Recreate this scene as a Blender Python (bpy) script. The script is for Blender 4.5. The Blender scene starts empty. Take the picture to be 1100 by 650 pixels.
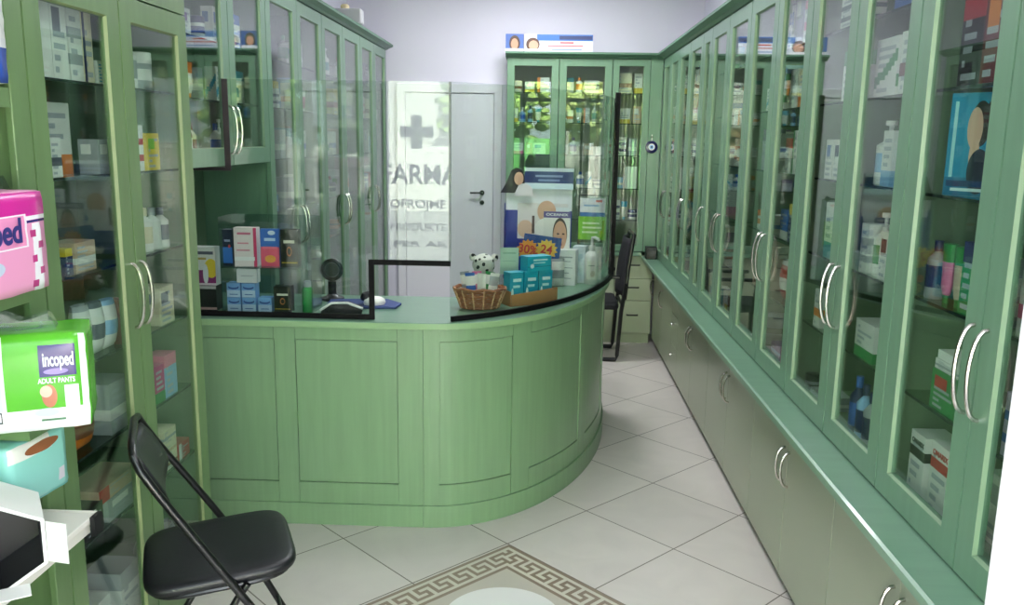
import bpy, bmesh, math, random
from mathutils import Vector, Matrix
C = bpy.context.scene.collection
R = math.radians
PI = math.pi
# ------------------------------------------------------------------ materials
def lin(c):
    return tuple(((v/255)/12.92 if v/255 <= .04045 else ((v/255+.055)/1.055)**2.4) for v in c)
MATS = {}
def pm(name, rgb, rough=.5, metal=0, spec=.5, var=0, scale=(8, 8, 8), bump=0, emit=0, coat=0):
    if name in MATS: return MATS[name]
    m = bpy.data.materials.new(name); m.use_nodes = True
    nt = m.node_tree; b = nt.nodes['Principled BSDF']
    c = lin(rgb) + (1,)
    b.inputs['Base Color'].default_value = c
    b.inputs['Roughness'].default_value = rough
    b.inputs['Metallic'].default_value = metal
    b.inputs['Specular IOR Level'].default_value = spec
    if coat: b.inputs['Coat Weight'].default_value = coat; b.inputs['Coat Roughness'].default_value = .08
    if emit:
        b.inputs['Emission Color'].default_value = c; b.inputs['Emission Strength'].default_value = emit
    if var or bump:
        tc = nt.nodes.new('ShaderNodeTexCoord'); mp = nt.nodes.new('ShaderNodeMapping'); mp.inputs['Scale'].default_value = scale
        nz = nt.nodes.new('ShaderNodeTexNoise'); nz.inputs['Scale'].default_value = 1; nz.inputs['Detail'].default_value = 5
        nt.links.new(tc.outputs['Object'], mp.inputs['Vector']); nt.links.new(mp.outputs[0], nz.inputs['Vector'])
        if var:
            mr = nt.nodes.new('ShaderNodeMapRange'); mr.inputs['From Min'].default_value = .3; mr.inputs['From Max'].default_value = .7
            mr.inputs['To Min'].default_value = 1-var; mr.inputs['To Max'].default_value = 1+var
            nt.links.new(nz.outputs['Fac'], mr.inputs['Value'])
            mx = nt.nodes.new('ShaderNodeVectorMath'); mx.operation = 'SCALE'; mx.inputs[0].default_value = c[:3]
            nt.links.new(mr.outputs[0], mx.inputs['Scale']); nt.links.new(mx.outputs[0], b.inputs['Base Color'])
        if bump:
            bp = nt.nodes.new('ShaderNodeBump'); bp.inputs['Strength'].default_value = bump; bp.inputs['Distance'].default_value = .002
            nt.links.new(nz.outputs['Fac'], bp.inputs['Height']); nt.links.new(bp.outputs[0], b.inputs['Normal'])
    MATS[name] = m
    return m
def glass_mat(name, tint=(235, 242, 238), base=.04, power=5):
    """thin clear pane: transparent, with a Schlick mirror share on each face"""
    m = bpy.data.materials.new(name); m.use_nodes = True; nt = m.node_tree; nt.nodes.clear()
    N = nt.nodes.new; L = nt.links.new
    out = N('ShaderNodeOutputMaterial'); mix = N('ShaderNodeMixShader'); tr = N('ShaderNodeBsdfTransparent'); gl = N('ShaderNodeBsdfGlossy')
    tr.inputs['Color'].default_value = lin(tint)+(1,); gl.inputs['Roughness'].default_value = 0.0
    gl.inputs['Color'].default_value = (1, 1, 1, 1)
    g = N('ShaderNodeNewGeometry'); d = N('ShaderNodeVectorMath'); d.operation = 'DOT_PRODUCT'
    L(g.outputs['Incoming'], d.inputs[0]); L(g.outputs['Normal'], d.inputs[1])
    a = N('ShaderNodeMath'); a.operation = 'ABSOLUTE'; L(d.outputs['Value'], a.inputs[0])
    s = N('ShaderNodeMath'); s.operation = 'SUBTRACT'; s.inputs[0].default_value = 1; L(a.outputs[0], s.inputs[1]); s.use_clamp = True
    p = N('ShaderNodeMath'); p.operation = 'POWER'; p.inputs[1].default_value = power; L(s.outputs[0], p.inputs[0])
    q = N('ShaderNodeMath'); q.operation = 'MULTIPLY_ADD'; q.inputs[1].default_value = 1-base; q.inputs[2].default_value = base; L(p.outputs[0], q.inputs[0])
    L(q.outputs[0], mix.inputs[0]); L(tr.outputs[0], mix.inputs[1]); L(gl.outputs[0], mix.inputs[2]); L(mix.outputs[0], out.inputs[0])
    MATS[name] = m
    return m
def print_mat(name, base, layers, rough=.4):
    """printed face: ('e'|'r', centre u, v, half sizes, colour) drawn over each other on the front face"""
    if name in MATS: return MATS[name]
    m = bpy.data.materials.new(name); m.use_nodes = True; nt = m.node_tree; N = nt.nodes.new; L = nt.links.new
    b = nt.nodes['Principled BSDF']; b.inputs['Roughness'].default_value = rough
    uv = N('ShaderNodeUVMap'); sp = N('ShaderNodeSeparateXYZ'); L(uv.outputs[0], sp.inputs[0])
    def M(op, a, bb=None):
        n = N('ShaderNodeMath'); n.operation = op
        for i, x in enumerate((a, bb)):
            if x is None: continue
            if isinstance(x, (int, float)): n.inputs[i].default_value = x
            else: L(x, n.inputs[i])
        return n.outputs[0]
    prev = None
    for (k, cu, cv, ru, rv, col) in layers:
        du = M('DIVIDE', M('SUBTRACT', sp.outputs[0], cu), ru); dv = M('DIVIDE', M('SUBTRACT', sp.outputs[1], cv), rv)
        if k == 'e': msk = M('LESS_THAN', M('ADD', M('MULTIPLY', du, du), M('MULTIPLY', dv, dv)), 1.0)
        else: msk = M('LESS_THAN', M('MAXIMUM', M('ABSOLUTE', du), M('ABSOLUTE', dv)), 1.0)
        mx = N('ShaderNodeMix'); mx.data_type = 'RGBA'; L(msk, mx.inputs[0])
        if prev is None: mx.inputs[6].default_value = lin(base)+(1,)
        else: L(prev, mx.inputs[6])
        mx.inputs[7].default_value = lin(col)+(1,)
        prev = mx.outputs[2]
    if prev is None: b.inputs['Base Color'].default_value = lin(base)+(1,)
    else: L(prev, b.inputs['Base Color'])
    MATS[name] = m
    return m

G_CAB = pm('green_stained_wood', (102, 137, 112), .34, var=.05, scale=(40, 40, 3), bump=.04, coat=.25)
G_BEAD = pm('green_bead_highlight', (118, 146, 114), .4)  # paler than the frame: edge highlight painted onto the bead
G_LEFT = pm('warm_lit_green_wood', (96, 124, 80), .36, var=.07, scale=(40, 40, 3), bump=.04, coat=.15)  # cabinet green yellowed, warm light put into the colour
G_BEADL = pm('olive_bead_highlight', (122, 138, 90), .45)  # same painted edge highlight for the left units
G_COUNTER = pm('counter_green_wood', (118, 150, 114), .36, var=.06, scale=(45, 45, 2.5), bump=.05, coat=.2)
G_TOP = pm('worktop_green', (112, 148, 124), .3, var=.05, scale=(4, 30, 30), coat=.2)
G_BASE = pm('base_laminate_green', (140, 150, 126), .3, var=.03, scale=(3, 3, 3), coat=.2)
G_IN = pm('cabinet_inside_green', (108, 132, 104), .5, var=.04, scale=(30, 30, 3))
G_INB = pm('cabinet_inside_beige', (176, 178, 160), .55)
M_DRAW = pm('lit_drawer_green', (176, 184, 158), .4)  # cabinet green made lighter, light on the drawers put into the colour
CHROME = pm('brushed_steel', (205, 200, 192), .22, 1)
BLACK = pm('black_plastic', (18, 18, 21), .35)
BLACKD = pm('matt_black_bar', (12, 12, 14), .6, spec=.12)
BLACKM = pm('black_gloss_tube', (12, 12, 14), .3, coat=.15)
VINYL = pm('black_vinyl', (14, 15, 20), .42, var=.1, scale=(60, 60, 60), bump=.1)
WALLM = pm('lavender_white_paint', (230, 226, 240), .8, var=.015, scale=(2, 2, 2))
CEILM = pm('ceiling_white_paint', (232, 232, 236), .9)
DOORM = pm('white_door_lacquer', (232, 230, 238), .45)
WHITE = pm('white_laminate', (232, 228, 218), .4)
WHITEF = pm('white_door_profile', (240, 238, 240), .35)
GREYB = pm('barcode_grey', (120, 120, 124), .5)
GLASS = glass_mat('clear_door_glass', base=.05)
PLEXI = glass_mat('clear_screen_glass', (240, 244, 242), .042)
SHELFG = glass_mat('glass_shelf', (205, 224, 212), .05)
EDGEG = pm('glass_shelf_edge', (38, 58, 52), .15)
ACRYL = glass_mat('clear_acrylic', (228, 236, 236), .05)

PAL = {'white': (236, 234, 230), 'cream': (230, 218, 188), 'grey': (168, 172, 176), 'blue': (40, 96, 186), 'navy': (24, 34, 92), 'red': (196, 38, 46),
       'green': (44, 142, 72), 'teal': (38, 148, 158), 'orange': (232, 128, 40), 'yellow': (232, 200, 56), 'purple': (112, 62, 142), 'pink': (226, 110, 156),
       'brown': (140, 88, 56), 'black': (24, 24, 28), 'cyan': (30, 158, 196), 'magenta': (196, 30, 130), 'sky': (140, 184, 226), 'lime': (120, 190, 40),
       'text': (90, 96, 110), 'faint': (176, 180, 188), 'maroon': (110, 26, 34), 'beige': (206, 176, 150), 'skin': (214, 164, 136), 'lilac': (196, 186, 214)}
def pal(n): return pm('paint_'+n, PAL[n], .38)

# ------------------------------------------------------------------ object helpers
def setp(o, label=None, cat=None, group=None, kind=None):
    if label: o['label'] = label
    if cat: o['category'] = cat
    if group: o['group'] = group
    if kind: o['kind'] = kind
    return o
def empty(name, loc=(0, 0, 0), rz=0):
    o = bpy.data.objects.new(name, None); o.empty_display_size = .1; C.objects.link(o); o.location = loc; o.rotation_euler = (0, 0, rz)
    return o
def link(name, me, parent=None, loc=None, rz=None):
    o = bpy.data.objects.new(name, me); C.objects.link(o)
    if parent: o.parent = parent
    if loc is not None: o.location = loc
    if rz is not None: o.rotation_euler = (0, 0, rz)
    return o
class MB:
    def __init__(s): s.v = []; s.f = []; s.m = []; s.mats = []; s.uv = {}
    def mi(s, mat):
        if mat not in s.mats: s.mats.append(mat)
        return s.mats.index(mat)
    def add(s, vs, fs, mat):
        b = len(s.v); s.v += [tuple(v) for v in vs]
        k = s.mi(mat)
        for f in fs: s.f.append(tuple(b+i for i in f)); s.m.append(k)
        return b
    def box(s, x0, y0, z0, x1, y1, z1, mat):
        v = [(x0, y0, z0), (x1, y0, z0), (x1, y1, z0), (x0, y1, z0), (x0, y0, z1), (x1, y0, z1), (x1, y1, z1), (x0, y1, z1)]
        s.add(v, [(3, 2, 1, 0), (4, 5, 6, 7), (0, 1, 5, 4), (1, 2, 6, 5), (2, 3, 7, 6), (3, 0, 4, 7)], mat)
    def prism(s, poly, z0, z1, mat, axis='z'):
        n = len(poly)
        P = {'z': lambda a, b, c: (a, b, c), 'y': lambda a, b, c: (a, c, b), 'x': lambda a, b, c: (c, a, b)}[axis]
        v = [P(a, b, z0) for a, b in poly]+[P(a, b, z1) for a, b in poly]
        s.add(v, [tuple(range(n))[::-1], tuple(range(n, 2*n))]+[(i, (i+1) % n, n+(i+1) % n, n+i) for i in range(n)], mat)
    def tube(s, pts, r, mat, n=8, closed=False, cap=True):
        pts = [Vector(p) for p in pts]; k = len(pts); rings = []
        ref = None
        for i, p in enumerate(pts):
            a = pts[i-1] if (i or closed) else p; b = pts[(i+1) % k] if (i < k-1 or closed) else p
            t = (b-a).normalized()
            if ref is None:
                ref = t.orthogonal().normalized()
            ref = (ref-t*ref.dot(t))
            ref = ref.normalized() if ref.length > 1e-6 else t.orthogonal().normalized()
            u = t.cross(ref); rr = r[i] if isinstance(r, (list, tuple)) else r
            rings.append([p+(ref*math.cos(2*PI*j/n)+u*math.sin(2*PI*j/n))*rr for j in range(n)])
        v = [q for g in rings for q in g]; f = []
        for i in range(k if closed else k-1):
            a, b = i*n, ((i+1) % k)*n
            f += [(a+j, a+(j+1) % n, b+(j+1) % n, b+j) for j in range(n)]
        if cap and not closed: f += [tuple(range(n))[::-1], tuple(range((k-1)*n, k*n))]
        s.add(v, f, mat)
    def lathe(s, prof, mats, n=16, sx=1, sy=1, c=(0, 0, 0)):
        """prof: (radius, z) bottom to top; mats: one material or one per segment"""
        k = len(prof); v = []
        for r, z in prof: v += [(c[0]+r*sx*math.cos(2*PI*j/n), c[1]+r*sy*math.sin(2*PI*j/n), c[2]+z) for j in range(n)]
        b = len(s.v); s.v += v
        for i in range(k-1):
            mk = s.mi(mats[i] if isinstance(mats, list) else mats)
            for j in range(n):
                s.f.append((b+i*n+j, b+i*n+(j+1) % n, b+(i+1)*n+(j+1) % n, b+(i+1)*n+j)); s.m.append(mk)
        s.f.append(tuple(b+j for j in range(n))[::-1]); s.m.append(s.mi(mats[0] if isinstance(mats, list) else mats))
        s.f.append(tuple(b+(k-1)*n+j for j in range(n))); s.m.append(s.mi(mats[-1] if isinstance(mats, list) else mats))
    def mesh(s, name, smooth=False, merge=False, bevel=0):
        me = bpy.data.meshes.new(name); me.from_pydata(s.v, [], s.f)
        for m in s.mats: me.materials.append(m)
        me.polygons.foreach_set('material_index', s.m)
        if merge or bevel:
            bm = bmesh.new(); bm.from_mesh(me)
            if merge: bmesh.ops.remove_doubles(bm, verts=bm.verts, dist=1e-5)
            bmesh.ops.recalc_face_normals(bm, faces=bm.faces)
            if bevel: bmesh.ops.bevel(bm, geom=[e for e in bm.edges if len(e.link_faces) == 2 and e.calc_face_angle(0) > .7], offset=bevel, segments=2, affect='EDGES', profile=.5, clamp_overlap=True)
            bm.to_mesh(me); bm.free()
        if smooth:
            me.polygons.foreach_set('use_smooth', [True]*len(me.polygons))
            me.set_sharp_from_angle(angle=R(40))
        me.update()
        return me
    def obj(s, name, parent=None, smooth=False, merge=False, bevel=0, loc=None, rz=None):
        return link(name, s.mesh(name, smooth, merge, bevel), parent, loc, rz)
def ring(w, h, prof, x0=0, z0=0):
    """mitred rectangular frame in the xz plane; prof = closed list of (inset, y)"""
    v = []; f = []; k = len(prof)
    for i, y in prof: v += [(x0+i, y, z0+i), (x0+w-i, y, z0+i), (x0+w-i, y, z0+h-i), (x0+i, y, z0+h-i)]
    fm = []
    for a in range(k):
        b = (a+1) % k
        for j in range(4):
            f.append((a*4+j, a*4+(j+1) % 4, b*4+(j+1) % 4, b*4+j)); fm.append(a)
    return v, f, fm
def text_part(name, body, size, mat, parent, loc, rot, width=None, ext=.0006, shear=0):
    cu = bpy.data.curves.new(name, 'FONT'); cu.body = body; cu.size = size; cu.extrude = ext; cu.offset = size*.022; cu.align_x = 'CENTER'; cu.align_y = 'CENTER'; cu.shear = shear
    o = bpy.data.objects.new(name+'_curve', cu); C.objects.link(o)
    dg = bpy.context.evaluated_depsgraph_get(); me = bpy.data.meshes.new_from_object(o.evaluated_get(dg))
    bpy.data.objects.remove(o); me.materials.clear(); me.materials.append(mat); me.name = name
    if width:
        xs = [v.co.x for v in me.vertices]; k = width/max(1e-6, max(xs)-min(xs))
        for v in me.vertices: v.co.x *= k
    p = link(name, me, parent); p.location = loc; p.rotation_euler = rot
    return p

# ------------------------------------------------------------------ camera (eye height 1.7 m in the doorway, looking in)
FPX, PITCH, YAW, ROLL = 915.387, R(10.860), R(2.0024), R(-.8868)
cam = bpy.data.cameras.new('camera'); cam.sensor_width = 36; cam.lens = FPX/1100*36; cam.clip_start = .02
co = bpy.data.objects.new('camera', cam); C.objects.link(co)
co.matrix_world = Matrix.Translation((0, 0, 1.7)) @ Matrix.Rotation(YAW, 4, 'Z') @ Matrix.Rotation(PI/2-PITCH, 4, 'X') @ Matrix.Rotation(-ROLL, 4, 'Z')
bpy.context.scene.camera = co
_Rm = co.matrix_world.to_3x3()
def ray(x, y): return _Rm @ Vector(((x-550)/FPX, -(y-325)/FPX, -1))
def atz(x, y, z): r = ray(x, y); return Vector((0, 0, 1.7))+r*((z-1.7)/r.z)
def atx(x, y, X): r = ray(x, y); return Vector((0, 0, 1.7))+r*(X/r.x)
def aty(x, y, Y): r = ray(x, y); return Vector((0, 0, 1.7))+r*(Y/r.y)

# ------------------------------------------------------------------ main dimensions
XR, XRW = .9416, 1.31          # right cabinet fronts, right wall
XT, XF, XLW = -1.25, -1.335, -1.70   # tall left cabinet fronts, long left run fronts, left wall
YB, YW = 7.12, 7.50            # back cabinet front, back wall
YS = .2                        # shop front
CEIL = 3.1
SH = [2.08, 1.84, 1.58, 1.31, 1.05]
HTOP = 2.345

# ------------------------------------------------------------------ setting
def floor_material():
    m = bpy.data.materials.new('ceramic_floor_tiles'); m.use_nodes = True; nt = m.node_tree; N = nt.nodes.new; L = nt.links.new
    b = nt.nodes['Principled BSDF']
    g = N('ShaderNodeNewGeometry'); sp = N('ShaderNodeSeparateXYZ'); L(g.outputs['Position'], sp.inputs[0])
    def M(op, a, bb=None):
        n = N('ShaderNodeMath'); n.operation = op
        for i, x in enumerate((a, bb)):
            if x is None: continue
            if isinstance(x, (int, float)): n.inputs[i].default_value = x
            else: L(x, n.inputs[i])
        return n.outputs[0]
    X = M('SUBTRACT', sp.outputs[0], .585); Y = M('SUBTRACT', sp.outputs[1], 4.09)
    out = []; ids = []
    for op in ('ADD', 'SUBTRACT'):
        t = M('DIVIDE', M(op, X, Y), .7071)
        t = M('ADD', t, 40.0)
        fr = M('FRACT', t); ids.append(M('FLOOR', t))
        out.append(M('MINIMUM', fr, M('SUBTRACT', 1.0, fr)))
    d = M('MINIMUM', out[0], out[1]); grout = M('LESS_THAN', d, .0055)
    cb = N('ShaderNodeCombineXYZ'); L(ids[0], cb.inputs[0]); L(ids[1], cb.inputs[1])
    wn = N('ShaderNodeTexWhiteNoise'); wn.noise_dimensions = '3D'; L(cb.outputs[0], wn.inputs['Vector'])
    nz = N('ShaderNodeTexNoise'); nz.inputs['Scale'].default_value = 5; nz.inputs['Detail'].default_value = 6; nz.inputs['Distortion'].default_value = 1.2
    va = N('ShaderNodeVectorMath'); va.operation = 'MULTIPLY_ADD'; L(wn.outputs['Color'], va.inputs[0]); va.inputs[1].default_value = (7, 7, 7); L(g.outputs['Position'], va.inputs[2])
    L(va.outputs[0], nz.inputs['Vector'])
    v = M('ADD', M('MULTIPLY', nz.outputs['Fac'], .16), M('ADD', M('MULTIPLY', wn.outputs['Value'], .05), .88))
    sc = N('ShaderNodeVectorMath'); sc.operation = 'SCALE'; sc.inputs[0].default_value = lin((214, 206, 200)); L(v, sc.inputs['Scale'])
    mx = N('ShaderNodeMix'); mx.data_type = 'RGBA'; L(grout, mx.inputs[0]); L(sc.outputs[0], mx.inputs[6]); mx.inputs[7].default_value = lin((118, 108, 100))+(1,)
    L(mx.outputs[2], b.inputs['Base Color']); b.inputs['Roughness'].default_value = .28; b.inputs['Specular IOR Level'].default_value = .4
    return m
def sbox(name, x0, y0, z0, x1, y1, z1, mat):
    q = MB(); q.box(x0, y0, z0, x1, y1, z1, mat); return setp(q.obj(name), kind='structure')
sbox('floor', XLW, YS-.1, -.1, XRW, YW, 0, floor_material())
sbox('ceiling', XLW-.1, YS-.2, CEIL, XRW+.1, YW+.1, CEIL+.1, CEILM)
sbox('wall_left', XLW-.1, YS-.2, 0, XLW, YW+.1, CEIL, WALLM)
sbox('wall_right', XRW, YS-.2, 0, XRW+.1, YW+.1, CEIL, WALLM)
sbox('wall_back', XLW, YW, 0, XRW, YW+.1, CEIL, WALLM)
# shop front behind the camera: solid parts around a wide doorway, one display window and a transom
q = MB()
q.prism([(XLW, 0), (-1.315, 0), (-1.315, 2.62), (.92, 2.62), (.92, 0), (XRW, 0), (XRW, CEIL), (XLW, CEIL)], YS-.2, YS-.02, WALLM, 'y')
setp(q.obj('wall_front'), kind='structure')
# display window with lettering (only seen mirrored in the counter screen)
w = empty('window_1', (-.84, YS-.08, .1)); setp(w, kind='structure')
q = MB(); v, f, fm = ring(.94, 2.5, [(0, -.03), (.04, -.03), (.04, .03), (0, .03)], -.47, 0); q.add(v, f, WHITEF); q.obj('window_frame', w)
q = MB(); q.box(-.43, -.004, .04, .43, .004, 2.46, GLASS); q.obj('pane', w)
LET = pm('grey_window_lettering', (150, 150, 158), .6)
q = MB(); a = .045; b_ = .135
q.prism([(-a, -b_), (a, -b_), (a, -a), (b_, -a), (b_, a), (a, a), (a, b_), (-a, b_), (-a, a), (-b_, a), (-b_, -a), (-a, -a)], -.008, -.006, LET, 'y')
q.obj('cross', w, loc=(-.20, 0, 1.645))
for s_, body, z_, sz, wd, xo in ((0, 'FARMACI', 1.295, .225, .80, -.085), (0, 'OFROJME MJEKIM', 1.06, .10, .84, .0), (0, 'PRODUKTE, TRAJTIM', .87, .085, .84, .0), (0, 'PER ARTERIE', .73, .07, .8, 0)):
    text_part('lettering', body, sz, LET, w, (xo, -.006, z_), (PI/2, 0, 0), wd)
# doorway: head frame, transom glass bar, open door leaf on the right
d1 = empty('door_1', (.645, YS, 0)); setp(d1, kind='structure')
q = MB(); v, f, fm = ring(.9, 2.3, [(0, -.025), (.07, -.025), (.08, -.015), (.08, .015), (.07, .025), (0, .025)], 0, .01); q.add(v, f, WHITEF)
o = q.obj('leaf_frame', d1, rz=PI/2); 
q = MB(); q.box(.07, -.004, .08, .83, .004, 2.24, GLASS); q.obj('pane', d1, rz=PI/2)
sbox('trim_1', -.355, YS-.12, 2.3, .92, YS-.06, 2.36, pm('dark_frame', (70, 68, 66), .4))
sbox('trim_2', -.37, YS-.12, 0, -.33, YS-.06, 2.62, pm('dark_frame', (70, 68, 66), .4))
# interior door in the back wall
d2 = empty('door_2', (-.80, YW, 0)); setp(d2, kind='structure')
q = MB(); q.prism([(-.48, 0), (-.41, 0), (-.41, 2.08), (.36, 2.08), (.36, 0), (.43, 0), (.43, 2.155), (-.48, 2.155)], -.035, -.001, DOORM, 'y'); q.obj('door_frame', d2, bevel=.006)
q = MB(); q.box(-.405, -.022, .012, .355, -.001, 2.075, DOORM); q.obj('door_leaf', d2, bevel=.003)
q = MB(); q.lathe([(.022, 0), (.022, .006)], BLACK, 12); h = q.obj('rosette', d2, loc=(.262, -.022, 1.235)); h.rotation_euler = (PI/2, 0, 0)
q = MB(); q.tube([(.262, -.024, 1.235), (.262, -.06, 1.235), (.25, -.066, 1.235), (.16, -.066, 1.235)], .009, BLACK); q.obj('door_handle', d2, smooth=True)
q = MB(); q.lathe([(.02, 0), (.02, .006)], BLACK, 12); h = q.obj('lock_plate', d2, loc=(.262, -.022, 1.15)); h.rotation_euler = (PI/2, 0, 0)

# floor inlay: greek key border round a white disc
def inlay():
    cx, cy, hd = -.115, 2.80, .572
    S = hd*math.sqrt(2)      # side
    brown = pm('brown_inlay_stone', (142, 124, 108), .35); pale = pm('pale_inlay_stone', (206, 200, 186), .35)
    disc = pm('white_inlay_disc', (232, 230, 226), .3); fld = pm('field_inlay_stone', (196, 188, 176), .35)
    n = 50; c = S/n; bw = 9
    key = ["111110", "100010", "101110", "101000", "101111"]
    g = [[None]*n for _ in range(n)]
    for i in range(n):
        for j in range(n):
            dd = min(i, j, n-1-i, n-1-j)
            if dd < bw:
                if dd in (0, bw-1): g[i][j] = brown; continue
                if dd in (1, bw-2): g[i][j] = pale; continue
                # along coordinate on the nearest side
                if j == dd: t = i
                elif i == n-1-dd: t = j
                elif j == n-1-dd: t = n-1-i
                else: t = n-1-j
                g[i][j] = brown if key[dd-2][(t+2) % 6] == '1' else pale
            else: g[i][j] = fld
    q = MB(); ids = {}
    e1 = Vector((math.sqrt(.5), math.sqrt(.5), 0)); e2 = Vector((-math.sqrt(.5), math.sqrt(.5), 0)); o0 = Vector((cx, cy-hd, .0015))
    for i in range(n+1):
        for j in range(n+1): ids[i, j] = len(q.v); q.v.append(tuple(o0+e1*(i*c)+e2*(j*c)))
    for i in range(n):
        for j in range(n):
            q.f.append((ids[i, j], ids[i+1, j], ids[i+1, j+1], ids[i, j+1])); q.m.append(q.mi(g[i][j]))
    setp(q.obj('floor_inlay'), kind='structure')
    q = MB(); q.lathe([(.216, .0015), (.216, .0026)], disc, 64, c=(cx, cy, 0)); setp(q.obj('floor_inlay_disc'), kind='structure')
inlay()

# ------------------------------------------------------------------ cabinets
ORD = ['first', 'second', 'third', 'fourth', 'fifth', 'sixth', 'seventh', 'eighth', 'ninth', 'tenth', 'eleventh', 'twelfth', 'thirteenth']
def carcass_mesh(name, w, d, z0, z1, y0, t, mo, mi):
    q = MB()
    O = [(0, y0, z0), (w, y0, z0), (w, y0, z1), (0, y0, z1)]
    I = [(t, y0, z0+t), (w-t, y0, z0+t), (w-t, y0, z1-t), (t, y0, z1-t)]
    Ob = [(x, d, z) for x, y, z in O]; Ib = [(x, d-t, z) for x, y, z in I]
    b = q.add(O+I+Ob+Ib, [(8, 11, 10, 9)]+[(j, 8+j, 8+(j+1) % 4, (j+1) % 4) for j in range(4)]+[(j, (j+1) % 4, 4+(j+1) % 4, 4+j) for j in range(4)], mo)
    q.add([], [], mi)
    k = q.mi(mi)
    for fc in [(12, 13, 14, 15)]+[(4+j, 4+(j+1) % 4, 12+(j+1) % 4, 12+j) for j in range(4)]: q.f.append(fc); q.m.append(k)
    return q.mesh(name)
HCACHE = {}
def handle_mesh(L, bow, r=.0055):
    k = (L, bow)
    if k not in HCACHE:
        q = MB(); n = 12; pts = []
        for i in range(n+1):
            a = PI*i/n
            pts.append((0, -bow*math.sin(a)**.8 if 0 < i < n else 0, -L/2*math.cos(a)))
        q.tube(pts, r, CHROME, 8); HCACHE[k] = q.mesh('handle', smooth=True)
    return HCACHE[k]
def glass_door(parent, x0, x1, z0, z1, hx, hz=1.22, hl=.2, stile=.075, matf=None, matb=None, glass=None, hoff=.028):
    g = .0015; w, h = x1-x0-2*g, z1-z0; t = .022
    q = MB()
    v, f, fm = ring(w, h, [(0, 0), (.002, -t), (stile-.0045, -t), (stile, -t+.009), (stile, 0)], 0, 0)
    k0 = len(q.v); q.v += v
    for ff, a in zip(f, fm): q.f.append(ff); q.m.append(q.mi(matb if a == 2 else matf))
    dr = q.obj('door', parent, loc=(x0+g, t, z0), merge=True)
    q = MB(); q.box(stile-.004, -.012, stile-.004, w-stile+.004, -.008, h-stile+.004, glass or GLASS); q.obj('glass_pane', dr)
    if hx is not None:
        hxx = hoff if hx == 'l' else w-hoff
        link('handle', handle_mesh(hl, .035), dr, (hxx, -t+.002, hz-z0))
    return dr
def shelf_part(parent, x0, x1, y0, y1, z, glass=True, t=.008, mat=None):
    q = MB()
    if glass:
        q.box(x0, y0, z-t, x1, y1, z, SHELFG); q.m[2] = q.mi(EDGEG)
    else: q.box(x0, y0, z-t, x1, y1, z, mat)
    return q.obj('shelf', parent)
def place(wall, a0, a1, front):
    """root transform of a unit that runs from a0 to a1 along its wall"""
    if wall == 'R': return (front, a1, 0), -PI/2
    if wall == 'L': return (front, a0, 0), PI/2
    return (a0, front, 0), 0
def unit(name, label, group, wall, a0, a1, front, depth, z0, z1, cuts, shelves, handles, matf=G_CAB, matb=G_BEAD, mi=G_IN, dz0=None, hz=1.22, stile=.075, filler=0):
    loc, rz = place(wall, a0, a1, front); W = a1-a0
    root = setp(empty(name, loc, rz), label, 'cabinet', group)
    link('carcass', carcass_mesh('carcass', W, depth, z0, z1, .024, .016, matf, mi), root)
    lx = (lambda a: a1-a) if wall == 'R' else (lambda a: a-a0)
    cs = sorted(lx(c) for c in cuts)
    for i in range(len(cs)-1):
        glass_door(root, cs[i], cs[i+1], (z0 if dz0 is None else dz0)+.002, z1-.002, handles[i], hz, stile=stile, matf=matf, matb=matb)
    for z in shelves: shelf_part(root, .017, W-.017, .045, depth-.018, z)
    return root
# long right run -----------------------------------------------------
RUN = [1.35, 1.815, 2.28, 2.735, 3.2, 3.665, 4.145, 4.62, 5.08, 5.36, 5.82, 6.28, 6.70, 7.10]
UN = [(0, 2), (2, 4), (4, 6), (6, 8), (8, 9), (9, 11), (11, 13)]
ULAB = ['first pair of glass doors along right wall, beside the entrance', 'second pair of glass doors along right wall, white cartons inside',
        'third pair of glass doors along right wall, red and purple packs inside', 'fourth pair of glass doors along the right wall', 'narrow single glass door between wider pairs on right wall',
        'fifth pair of glass doors along right wall, beyond the narrow door', 'last pair of glass doors along right wall, in the far corner']
for (i0, i1), lab in zip(UN, ULAB):
    hs = ['r', 'l'] if i1-i0 == 2 else ['r']
    unit('display_cabinet', 'green cabinet, '+lab, 'green glazed wall cabinets', 'R', RUN[i0], RUN[i1], XR, .355, .757, HTOP, RUN[i0:i1+1], SH, hs)
# ledge and cornice on the right
q = MB(); q.prism([(.83, .728), (.834, .725), (XRW-.004, .725), (XRW-.004, .755), (.838, .755), (.83, .750)], 1.0, YB-.02, G_TOP, 'y')
setp(q.obj('ledge_worktop'), 'long green ledge running along the right wall between upper and lower cabinets', 'worktop')
CORN = pm('cornice_green', (88, 126, 104), .4, var=.06, scale=(20, 3, 20))
q = MB(); q.prism([(XR-.005, 2.347), (XRW-.005, 2.347), (XRW-.005, 2.39), (XR-.055, 2.39), (XR-.055, 2.375), (XR-.02, 2.362)], 1.2, YB-.02, CORN, 'y'); setp(q.obj('trim_3'), kind='structure')
q = MB(); q.prism([(YB-.055, 2.39), (YB-.055, 2.375), (YB-.02, 2.362), (YB-.005, 2.347), (YW-.005, 2.347), (YW-.005, 2.39)], -.33, XRW-.005, CORN, 'x'); setp(q.obj('trim_4'), kind='structure')
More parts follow.
